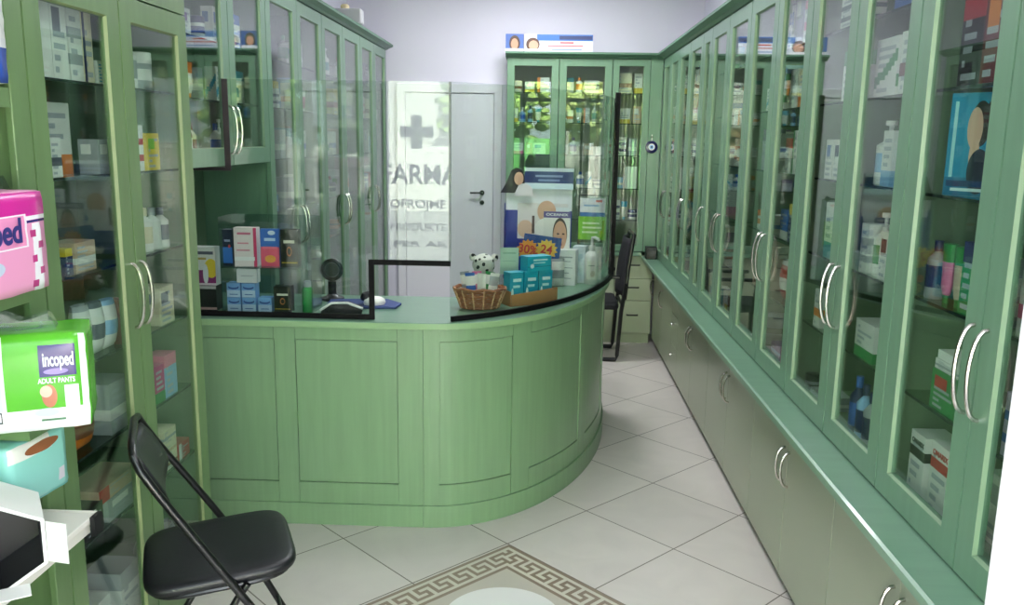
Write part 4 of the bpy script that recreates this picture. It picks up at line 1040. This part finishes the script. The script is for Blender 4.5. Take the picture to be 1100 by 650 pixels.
# large advertising display
ds = setp(empty('counter_display', (-.025, 4.78, ZC), -.08), 'large blue cardboard advertising display with portraits on the counter', 'display')
printed('back_card', .37, .012, .50, (30, 40, 150), [('r', .5, .88, .5, .12, (240, 240, 248)), ('r', .56, .64, .38, .2, (232, 224, 226)), ('e', .62, .75, .14, .12, (224, 176, 150)), ('e', .64, .56, .2, .12, (248, 244, 240)), ('e', .3, .55, .12, .1, (230, 190, 170)), ('r', .42, .60, .02, .1, (90, 70, 70)), ('r', .86, .66, .1, .14, (240, 246, 252)), ('r', .86, .58, .1, .03, (60, 120, 200)), ('r', .5, .2, .5, .2, (26, 36, 140))],
        (0, 0, 0), 0, None, None, parent=ds)
HD = [('r', .5, .5, .5, .5, (40, 60, 116)), ('r', .5, .14, .5, .14, (214, 232, 246)), ('r', .5, .92, .5, .08, (200, 216, 220)), ('r', .5, .62, .28, .05, (140, 156, 196)), ('r', .5, .42, .22, .05, (120, 140, 186))]
printed('header', .27, .02, .115, (220, 228, 236), HD, (.055, -.014, .50), 0, None, None, parent=ds)
q = MB()
prof = []
HAIR = pm('print_dark_hair', (44, 34, 40), .5); SKN = pm('print_skin', (222, 176, 150), .5); WH = pm('print_white_dress', (238, 232, 236), .5)
q = MB(); q.prism([(-.09, 0), (.05, 0), (.045, .09), (.03, .125), (.0, .14), (-.03, .125), (-.055, .06)], -.004, .004, HAIR, 'y'); q.obj('portrait_hair', ds, loc=(-.125, -.02, .475))
q = MB(); q.prism([(.026*math.cos(a), .036*math.sin(a)) for a in [2*PI*i/16 for i in range(16)]], -.002, .002, SKN, 'y'); q.obj('portrait_face', ds, loc=(-.112, -.0265, .555))
q = MB(); q.prism([(-.05, 0), (.06, 0), (.05, .05), (.02, .07), (-.02, .065)], -.002, .002, WH, 'y'); q.obj('portrait_dress', ds, loc=(-.09, -.0265, .46))
q = MB(); q.box(-.185, -.06, 0, .185, -.007, .12, pm('display_tray_blue', (28, 40, 150), .4)); q.obj('tray', ds)
q = MB(); q.prism([(-.06, 0), (-.007, 0), (-.007, .42), (-.04, .42)], -.189, -.1855, pm('display_tray_blue', (28, 40, 150), .4), 'x'); q.obj('side_wing', ds)
# cards in front of it
printed('leaflet', .145, .006, .24, (238, 236, 232), [('r', .5, .93, .5, .07, (88, 70, 140)), ('e', .62, .5, .27, .36, (60, 48, 46)), ('e', .62, .45, .25, .34, (218, 168, 140)), ('e', .55, .5, .05, .02, (70, 50, 46)), ('e', .75, .5, .05, .02, (70, 50, 46)), ('e', .63, .26, .09, .025, (176, 100, 96)), ('e', .64, .39, .035, .06, (196, 140, 116)), ('r', .12, .4, .1, .4, (238, 236, 232))],
        (.075, 4.60, ZC+.15), -.1, 'white advertising card with a man\'s face under a purple heading', 'card', 'advertising cards on the counter')
text_part('lettering', 'OCEANIX', .02, pm('logo_white', (245, 245, 245), .4), bpy.data.objects['leaflet.001'], (0, -.0034, .223), (PI/2, 0, 0), .12)
printed('leaflet', .20, .006, .15, (28, 84, 160), [('r', .62, .45, .2, .03, (200, 220, 240)), ('e', .6, .74, .07, .1, (236, 242, 250)), ('e', .56, .74, .05, .07, (28, 84, 160)), ('r', .65, .3, .15, .02, (140, 180, 220))],
        (-.015, 4.50, ZC+.12), -.05, 'tilted blue card with a round white logo before the blue display', 'card', 'advertising cards on the counter', roll=.12)
printed('leaflet', .155, .006, .145, (128, 196, 48), [('r', .45, .75, .3, .035, (226, 244, 200)), ('r', .5, .58, .35, .035, (226, 244, 200)), ('r', .42, .4, .28, .035, (226, 244, 200)), ('r', .5, .05, .5, .06, (60, 80, 60))],
        (.275, 4.78, ZC+.205), -.12, 'bright green card with white lines of writing beside the end post', 'card', 'advertising cards on the counter')
printed('leaflet', .14, .006, .10, (240, 242, 248), [('r', .5, .1, .5, .12, (60, 120, 190)), ('r', .45, .6, .3, .05, (150, 180, 220)), ('r', .75, .85, .12, .06, (220, 60, 60))],
        (.275, 4.781, ZC+.352), -.12, 'white card with blue lower strip standing above the bright green card', 'card', 'advertising cards on the counter')
hold = setp(empty('card_holder', (.28, 4.79, ZC), -.12), 'clear stand with black rim carrying the green and white cards', 'stand')
q = MB(); q.box(-.08, .0065, 0, .08, .0105, .46, ACRYL); q.obj('back_plate', hold)
q = MB(); q.box(-.08, .012, 0, .08, .05, .01, BLACK); q.obj('base', hold)
q = MB(); v, f, fm = ring(.17, .47, [(0, .011), (0, .016), (.006, .016), (.006, .011)], -.085, 0); q.add(v, f, BLACK); q.obj('rim', hold)
q = MB(); q.box(-.075, -.02, .0, .075, .0, .198, ACRYL); q.obj('pocket', hold)
printed('leaflet', .065, .003, .185, (226, 226, 222), [('e', .5, .6, .2, .18, (90, 90, 90)), ('r', .5, .25, .3, .03, (120, 120, 120))], (.225, 4.757, ZC+.001), -.12, 'small white leaflet with grey picture under the green card, left one', 'leaflet', 'small leaflets on the counter')
printed('leaflet', .065, .003, .185, (222, 222, 218), [('e', .5, .55, .3, .16, (120, 120, 116)), ('r', .5, .2, .3, .03, (120, 120, 120))], (.30, 4.747, ZC+.001), -.12, 'small white leaflet with grey picture under the green card, right one', 'leaflet', 'small leaflets on the counter')
# star-shaped price tags
for i, (dx, dz, base, lab) in enumerate(((-.0, 0, (232, 150, 44), 'orange starburst price tag with red figures before the blue display'), (.095, .005, (238, 190, 70), 'yellow starburst price tag with red figures beside the orange one'))):
    q = MB(); n = 14; q.prism([((.058 if k % 2 else .044)*math.cos(PI*k/n), (.058 if k % 2 else .044)*.95*math.sin(PI*k/n)) for k in range(2*n)], -.003, .003, pm('tag_%d' % i, base, .5), 'y')
    st = setp(empty('price_tag', (-.075+dx, 4.335-dx*.35, ZC+.215+dz), 0), lab, 'price tag', 'starburst price tags on the counter')
    q.obj('star_card', st)
    text_part('lettering', ['30%', '24'][i], .06, pal('red'), st, (0, -.0035, 0), (PI/2, .15, 0))
    q = MB(); q.tube([(0, .006, -.215-dz), (0, .006, .0)], .004, BLACK, 6); q.obj('rod', st)
# orange piece, leaflets box, white boxes, sanitiser
q = MB(); q.lathe([(.01, 0), (.035, .012), (.04, .03), (.032, .05), (.01, .058)], pm('orange_rubber', (232, 128, 50), .5), 16); setp(q.obj('orange_ball', smooth=True, loc=(.0, 4.40, ZC+.1465)), 'small orange ball on the colourful leaflet box before the display', 'ball')
printed('leaflet_box', .095, .07, .145, (44, 66, 120), [('e', .3, .7, .2, .14, (220, 70, 60)), ('r', .7, .72, .2, .12, (60, 110, 190)), ('e', .5, .35, .35, .2, (210, 190, 130)), ('e', .75, .25, .15, .12, (90, 140, 80)), ('r', .5, .06, .5, .06, (200, 190, 160))], (.0, 4.40, ZC), -.1, 'small upright box with red, blue and beige pictures on the counter', 'box')
printed('remedy_box', .105, .09, .19, (236, 238, 238), [('r', .5, .8, .35, .02, (160, 164, 170)), ('r', .45, .68, .3, .012, (150, 156, 162)), ('r', .5, .5, .36, .012, (160, 164, 170)), ('r', .42, .35, .26, .012, (160, 164, 170)), ('r', .5, .2, .3, .012, (160, 164, 170))], (.135, 4.58, ZC), -.2, 'tall white box with fine grey print in front of the man\'s portrait card', 'box', 'white boxes on the counter')
printed('remedy_box', .07, .08, .20, (214, 226, 232), [('r', .5, .7, .3, .1, (190, 208, 220)), ('r', .5, .3, .3, .1, (196, 212, 222))], (.21, 4.665, ZC), -.25, 'pale bluish box between white box and pump bottle', 'box', 'white boxes on the counter')
pt = pouch_mesh(.09, .05, .15, 'white', 'grey'); pt.name = 'tissue_pack'
setp(link('tissue_pack', pt, None, (.075, 4.50, ZC), .2), 'crumpled white tissue pack beside the tall white box', 'pack')
bt = setp(empty('pump_dispenser', (.268, 4.60, ZC)), 'white pump bottle of hand sanitizer at the end of the counter screen', 'bottle')
q = MB(); q.lathe([(.034, 0), (.038, .006), (.038, .15), (.03, .17), (.015, .182), (.015, .19)], [pal('white')]*5, 18); q.obj('body', bt, smooth=True)
printed('label', .05, .002, .10, (226, 222, 212), [('e', .6, .3, .25, .18, (190, 184, 160)), ('r', .5, .75, .35, .03, (150, 150, 150))], (0, -.0375, .03), 0, None, None, parent=bt)
q = MB(); q.lathe([(.018, .1902), (.018, .21), (.007, .212), (.007, .24)], pal('white'), 12); q.obj('collar', bt, smooth=True)
q = MB(); q.tube([(0, 0, .24), (0, 0, .252), (.015, -.005, .254), (.032, -.012, .246), (.036, -.014, .236)], .008, pal('white'), 8); q.obj('pump_head', bt, smooth=True)
# left part of the counter: acrylic stand with packs, behind the screen
st = setp(empty('acrylic_stand', (-1.24, 3.70, ZC)), 'clear two-level acrylic stand full of packs behind the screen', 'stand')
q = MB(); q.box(-.165, -.06, .196, .235, .10, .201, ACRYL); q.obj('shelf', st)
for x in (-.165, .235):
    q = MB(); q.box(x-.0025, -.06, 0, x+.0025, .10, .42, ACRYL); q.obj('side_panel', st)
q = MB(); q.box(-.162, .1005, 0, .232, .104, .42, ACRYL); q.obj('back_panel', st)
UZ = ZC+.2016
SY = 3.69
BL = [('r', .5, .25, .5, .25, (190, 210, 238)), ('e', .5, .72, .4, .16, (30, 60, 140)), ('e', .5, .80, .36, .12, (120, 165, 220)), ('r', .5, .2, .3, .03, (60, 90, 160))]
def cx_(px): return aty(px, 320, SY-.03).x
GCN = 'packs behind the left counter screen'
for i, (px, zz, lab) in enumerate(((251, 0, 'light blue box with dark blue swoosh, bottom of the first pair'), (251, 1, 'light blue box with dark blue swoosh, upper of the first pair'), (267, 0, 'light blue box with dark blue swoosh, bottom of the second pair'), (267, 1, 'light blue box with dark blue swoosh, upper of the second pair'), (284, 0, 'single light blue box with swoosh beside the black box'))):
    printed('remedy_box', .060, .055, .062, (120, 165, 220), BL, (cx_(px), SY, ZC+.0633*zz), 0, lab, 'box', GCN)
BK = [('r', .5, .68, .32, .04, (226, 220, 206)), ('e', .5, .42, .15, .13, (196, 120, 70)), ('e', .5, .42, .11, .09, (26, 24, 26)), ('r', .5, .12, .45, .015, (206, 176, 60))]
printed('remedy_box', .076, .05, .115, (24, 22, 24), BK, (cx_(303), SY, ZC), 0, 'black box with small orange ring on the counter beside green bottle', 'box', GCN)
printed('remedy_box', .076, .05, .165, (24, 22, 24), BK, (cx_(312), SY, UZ), 0, 'black box with small orange ring on the upper acrylic level', 'box', GCN)
q = MB(); q.lathe([(.024, 0), (.026, .005), (.026, .1), (.02, .112), (.018, .114), (.018, .135), (.01, .142)], [pal('green')]*4+[pal('grey')]*2, 16); setp(q.obj('spray_bottle', smooth=True, loc=(cx_(330)-.002, SY-.01, ZC)), 'green spray bottle with grey cap behind the screen', 'bottle')
printed('soft_sachet', .082, .02, .165, (60, 110, 196), [('r', .5, .25, .5, .27, (226, 90, 120)), ('e', .5, .2, .3, .1, (240, 170, 80)), ('r', .5, .72, .3, .04, (200, 220, 250)), ('r', .5, .5, .4, .03, (240, 120, 150)), ('e', .6, .9, .2, .06, (220, 230, 250))], (cx_(290.5), SY, UZ), 0, 'blue and pink pouch with orange spot on the upper acrylic level', 'pouch', GCN)
printed('remedy_box', .10, .05, .17, (240, 226, 226), [('r', .93, .5, .07, .5, (214, 60, 110)), ('r', .45, .85, .3, .03, (220, 120, 150)), ('r', .4, .6, .25, .02, (230, 150, 170)), ('r', .45, .2, .45, .05, (246, 246, 246)), ('r', .4, .42, .3, .02, (230, 150, 170))], (cx_(265.5), SY, UZ), 0, 'pale pink box with crimson edge on the upper acrylic level', 'box', GCN)
printed('remedy_box', .042, .05, .16, (26, 32, 60), [('r', .5, .3, .5, .22, (50, 110, 190)), ('r', .5, .7, .3, .03, (150, 160, 180)), ('e', .7, .55, .12, .05, (190, 60, 70))], (cx_(246.4), SY, UZ), 0, 'slim navy box with blue lower part on the upper acrylic level', 'box', GCN)
WM = [('r', .5, .85, .42, .04, (90, 90, 110)), ('r', .35, .7, .25, .03, (190, 160, 90)), ('r', .5, .2, .5, .2, (150, 40, 120)), ('e', .8, .45, .3, .25, (236, 206, 60)), ('e', .55, .3, .12, .26, (236, 236, 240)), ('r', .5, .03, .5, .03, (230, 210, 220))]
xw = aty(222, 300, 3.66).x-.012
printed('remedy_box', .10, .06, .17, (232, 230, 226), WM, (xw, 3.70, ZC+.112), 0, 'white, magenta and yellow box on top of dark box beside tall cabinet', 'box', GCN)
printed('remedy_box', .10, .07, .11, (40, 34, 38), [('r', .5, .08, .5, .05, (226, 180, 176)), ('r', .5, .94, .5, .06, (200, 190, 190))], (xw, 3.70, ZC), 0, 'dark box with pale stripes under the white and magenta box', 'box', GCN)
printed('remedy_box', .09, .045, .062, (224, 224, 226), [('r', .5, .5, .3, .05, (190, 190, 196))], (cx_(265.5), SY+.0, ZC+.1275), 0, 'plain greyish white box on top of the light blue boxes', 'box', GCN)
# till things: tray with mouse, headset stand, card terminal
q = MB(); q.prism([(-.15, -.09), (.17, -.09), (.19, .0), (.12, .10), (-.15, .10)], 0, .012, pm('blue_mat', (52, 70, 130), .6)); setp(q.obj('mouse_mat', loc=(-.84, 3.86, ZC), rz=.1, bevel=.003), 'blue desk mat lying on the counter behind the screen', 'mat')
cd = setp(empty('card_terminal', (-.885, 3.68, ZC), .15), 'black and white card terminal lying before the blue mat', 'terminal')
q = MB(); q.prism([(-.09, 0), (.09, 0), (.095, .02), (.03, .045), (-.03, .045), (-.085, .022)], -.04, .04, BLACK, 'y'); q.obj('body', cd, bevel=.004)
q = MB(); q.tube([(-.09, 0, .02), (-.04, 0, .052), (.03, 0, .052), (.095, 0, .026)], .006, pal('white'), 6); q.obj('white_trim', cd, loc=(0, -.043, 0))
ms = setp(empty('computer_mouse', (-.765, 3.82, ZC+.0125), .4), 'black and white computer mouse resting on the blue mat', 'mouse')
q = MB(); q.lathe([(.036, 0), (.04, .01), (.036, .025), (.022, .036), (.004, .04)], pal('white'), 16, 1.3, .8); q.obj('body', ms, smooth=True)
q = MB(); q.lathe([(.028, 0), (.032, .012), (.024, .03), (.006, .038)], BLACK, 14); q.obj('cover', ms, smooth=True, loc=(-.03, .025, .02))
fn = setp(empty('scanner_stand', (-1.0, 3.98, ZC)), 'small black round-headed scanner on a stand behind the screen', 'scanner')
q = MB(); q.lathe([(.055, 0), (.055, .012), (.03, .02), (.02, .03), (.02, .09)], BLACK, 16); q.obj('base', fn, smooth=True)
q = MB(); q.tube([(.045*math.cos(2*PI*i/20), 0, .045*math.sin(2*PI*i/20)) for i in range(20)], .010, BLACK, 8, closed=True); q.obj('ring_head', fn, smooth=True, loc=(0, 0, .145))
q = MB(); q.lathe([(.034, 0), (.034, .01)], pm('scanner_face', (60, 62, 64), .3), 16); hh = q.obj('lens', fn, loc=(0, .005, .145)); hh.rotation_euler = (PI/2, 0, 0)

# small things round the room
ck = setp(empty('eye_amulet', (.872, YB-.002, 1.653)), 'round dark blue eye amulet hanging on the corner board of back cabinets', 'amulet')
for nm, r, y, m in (('outer_disc', .05, .0, pm('amulet_navy', (16, 20, 70), .15)), ('white_ring', .027, -.008, pal('white')), ('blue_ring', .017, -.0095, pal('sky')), ('pupil', .008, -.011, pal('black'))):
    q = MB(); q.lathe([(r, 0), (r, .007 if nm == 'outer_disc' else .0014), (r*.85, .009 if nm == 'outer_disc' else .0016)], m, 24); d = q.obj(nm, ck, smooth=True, loc=(0, y, 0)); d.rotation_euler = (PI/2, 0, 0)
q = MB(); q.tube([(0, -.004, .05), (0, -.004, .10)], .003, pal('white'), 6); q.obj('cord', ck)
q = MB(); q.lathe([(.008, 0), (.008, .012)], CHROME, 10); q.obj('bead', ck, loc=(0, -.004, .075))
TB = [('r', .35, .5, .45, .5, (226, 230, 244)), ('r', .6, .82, .42, .17, (60, 110, 190)), ('r', .75, .82, .24, .1, (52, 60, 110)), ('e', .12, .45, .1, .36, (92, 60, 50)), ('e', .13, .4, .07, .26, (214, 164, 140)), ('r', .14, .08, .12, .12, (240, 240, 244)), ('r', .62, .55, .1, .04, (200, 60, 70)), ('r', .6, .38, .26, .035, (206, 110, 120)), ('r', .62, .18, .22, .03, (130, 150, 200))]
printed('banner_box', .55, .06, .145, (226, 230, 244), TB, (.095, 7.20, 2.3905), 0, 'long white and blue banner box with a portrait on top of back cabinet', 'box', 'banner boxes on the back cabinet')
printed('banner_box', .145, .06, .145, (70, 100, 170), [('e', .5, .5, .3, .42, (72, 48, 40)), ('e', .5, .46, .2, .3, (206, 150, 124)), ('r', .5, .08, .5, .14, (232, 232, 240))], (-.262, 7.20, 2.3905), 0, 'short blue box with a portrait beside the long banner box', 'box', 'banner boxes on the back cabinet')
q = MB(); q.box(-.12, -.05, 0, .12, .05, .1, pm('grey_device', (190, 190, 194), .5)); b1 = setp(empty('wall_device', (XF-.05, 6.05, LTOP+.0455)), 'small pale device on top of the left cabinet cornice', 'device')
o = q.obj('casing', b1, bevel=.012)
q = MB(); q.lathe([(.03, 0), (.03, .02), (.02, .03)], pm('beige_plastic', (206, 190, 150), .5), 14); q.obj('dial', b1, loc=(0, 0, .1005))
pl = setp(empty('desk_speaker', (.885, 6.95, .7555)), 'small black speaker in the far corner of the right ledge', 'speaker')
q = MB(); q.box(-.045, -.04, 0, .045, .04, .10, BLACK); q.obj('casing', pl, bevel=.006)
q = MB(); q.lathe([(.028, 0), (.028, .004), (.012, .002)], pm('speaker_cone', (50, 50, 54), .4), 16); s = q.obj('cone', pl, loc=(0, -.0405, .055)); s.rotation_euler = (PI/2, 0, 0)

# ceiling lamps (above the picture)
for i, (x, y) in enumerate(((-.15, 1.9), (-.15, 4.1), (-.15, 6.2))):
    r_ = setp(empty('ceiling_lamp', (x, y, CEIL)), 'square white ceiling light panel '+['near the entrance', 'above the counter', 'close to the back wall'][i], 'lamp', 'ceiling light panels')
    q = MB(); v, f, fm = ring(.6, .6, [(0, 0), (0, .04), (.03, .04), (.03, 0)], -.3, -.3); q.add([(a, c, -b-.0005) for a, b, c in v], f, WHITEF); q.obj('frame', r_)
    q = MB(); q.box(-.269, -.269, -.03, .269, .269, -.012, pm('lamp_diffuser', (250, 250, 255), .5, emit=2.0)); q.obj('diffuser', r_)
    l = bpy.data.lights.new('lamp_light', 'AREA'); l.shape = 'SQUARE'; l.size = .52; l.energy = [14, 28, 42][i]; l.color = (.95, .97, 1.0)
    lo = bpy.data.objects.new('lamp_light', l); C.objects.link(lo); lo.parent = r_; lo.location = (0, 0, -.045)

# ------------------------------------------------------------------ the street outside (seen only mirrored in the glass)
GRD = pm('street_paving', (96, 95, 94), .9, var=.1, scale=(3, 3, 3))
sbox('street', -14, -22, -.12, 14, YS-.1, -.02, GRD)
q = MB(); q.box(-12, -13.6, -.02, 12, -13.2, 1.5, pm('garden_wall_white', (236, 230, 220), .8)); setp(q.obj('garden_wall'), kind='structure')
gt = setp(empty('garden_gate', (-.25, -13.15, -.02)), 'bright green metal gate across the street', 'gate')
q = MB(); q.box(-.9, 0, .05, .9, .05, 1.75, pm('gate_green', (104, 168, 92), .5)); q.obj('leaf', gt)
q = MB(); q.box(-1.0, -.02, 0, -.905, .07, 2.0, WHITE); q.obj('post', gt)
q = MB(); q.box(.905, -.02, 0, 1.0, .07, 2.0, WHITE); q.obj('post', gt)
hs = setp(empty('white_house', (-5.2, -19.4, -.02)), 'white house with a red roof across the street', 'house')
q = MB(); q.box(-2.6, -2, 0, 2.6, 2, 4.2, pm('house_plaster', (240, 236, 226), .8)); q.obj('wall', hs)
q = MB(); q.prism([(-2.9, 4.2), (2.9, 4.2), (0, 5.4)], -2.2, 2.2, pm('roof_tiles', (176, 84, 66), .8), 'y'); q.obj('roof', hs)
q = MB(); q.box(-2.3, 2.0, 1.2, -1.2, 2.03, 2.6, pm('window_dark', (70, 80, 96), .2)); q.obj('window', hs)
q = MB(); q.box(-.6, 2.0, .0, .4, 2.03, 2.2, pm('house_door', (120, 90, 70), .5)); q.obj('door', hs)
LEAF = pm('tree_leaves', (136, 160, 84), .8, var=.5, scale=(2.2, 2.2, 2.2)); LEAF2 = pm('tree_leaves_pale', (176, 190, 118), .8, var=.45, scale=(2.2, 2.2, 2.2)); BARK = pm('bark', (92, 74, 58), .9)
def tree(x, y, h, r, m, lab, seed):
    root = setp(empty('garden_tree', (x, y, -.02)), lab, 'tree', 'trees across the street')
    q = MB(); q.tube([(0, 0, 0), (.05, 0, h*.35), (0, .05, h*.6)], [.16, .12, .07], BARK, 8); q.obj('trunk', root, smooth=True)
    bm = bmesh.new(); rr = random.Random(seed)
    for k in range(260):
        a, b, c = [max(-.85, min(.85, rr.gauss(0, .45))) for _ in range(3)]
        p = Vector((a*r, b*r, h*.66+c*r*.95)); s = rr.uniform(.16, .34)
        bmesh.ops.create_icosphere(bm, subdivisions=1, radius=s, matrix=Matrix.Translation(p) @ Matrix.Rotation(rr.uniform(0, 6), 4, 'Z') @ Matrix.Diagonal((1, rr.uniform(.6, 1), rr.uniform(.4, .8), 1)))
    me = bpy.data.meshes.new('crown'); bm.to_mesh(me); bm.free(); me.materials.append(m); link('crown', me, root)
tree(-1.3, -15.6, 4.4, 1.5, LEAF, 'dense green tree behind the garden wall beside the gate', 1)
tree(1.75, -15.6, 4.6, 1.5, LEAF2, 'pale green tree behind the garden wall opposite the doorway', 2)
tree(5.2, -15.8, 4.2, 1.5, LEAF, 'broad green tree behind the far stretch of garden wall', 3)

# ------------------------------------------------------------------ light
wd = bpy.data.worlds.new('sky'); bpy.context.scene.world = wd; wd.use_nodes = True
bg = wd.node_tree.nodes['Background']; bg.inputs['Color'].default_value = (.86, .93, 1, 1); bg.inputs['Strength'].default_value = 8.0
sn = bpy.data.lights.new('sun', 'SUN'); sn.energy = 165; sn.angle = R(2); sn.color = (1, .96, .88)
so = bpy.data.objects.new('sun', sn); C.objects.link(so); so.rotation_euler = (R(-38), R(12), 0)
for (x, z, wx, hz_) in ((-.885, 1.35, 1.0, 2.4), (.28, 1.3, 1.2, 2.55)):
    l = bpy.data.lights.new('daylight_portal', 'AREA'); l.shape = 'RECTANGLE'; l.size = wx; l.size_y = hz_; l.cycles.is_portal = True
    lo = bpy.data.objects.new('daylight_portal', l); C.objects.link(lo); lo.location = (x, YS-.25, z); lo.rotation_euler = (PI/2, 0, 0)
sc_ = bpy.context.scene
sc_.view_settings.view_transform = 'Standard'; sc_.view_settings.look = 'None'; sc_.view_settings.gamma = 1; sc_.view_settings.use_curve_mapping = False
sc_.view_settings.exposure = 0.0
sc_.cycles.transparent_max_bounces = 32; sc_.cycles.max_bounces = 10; sc_.cycles.sample_clamp_indirect = 8
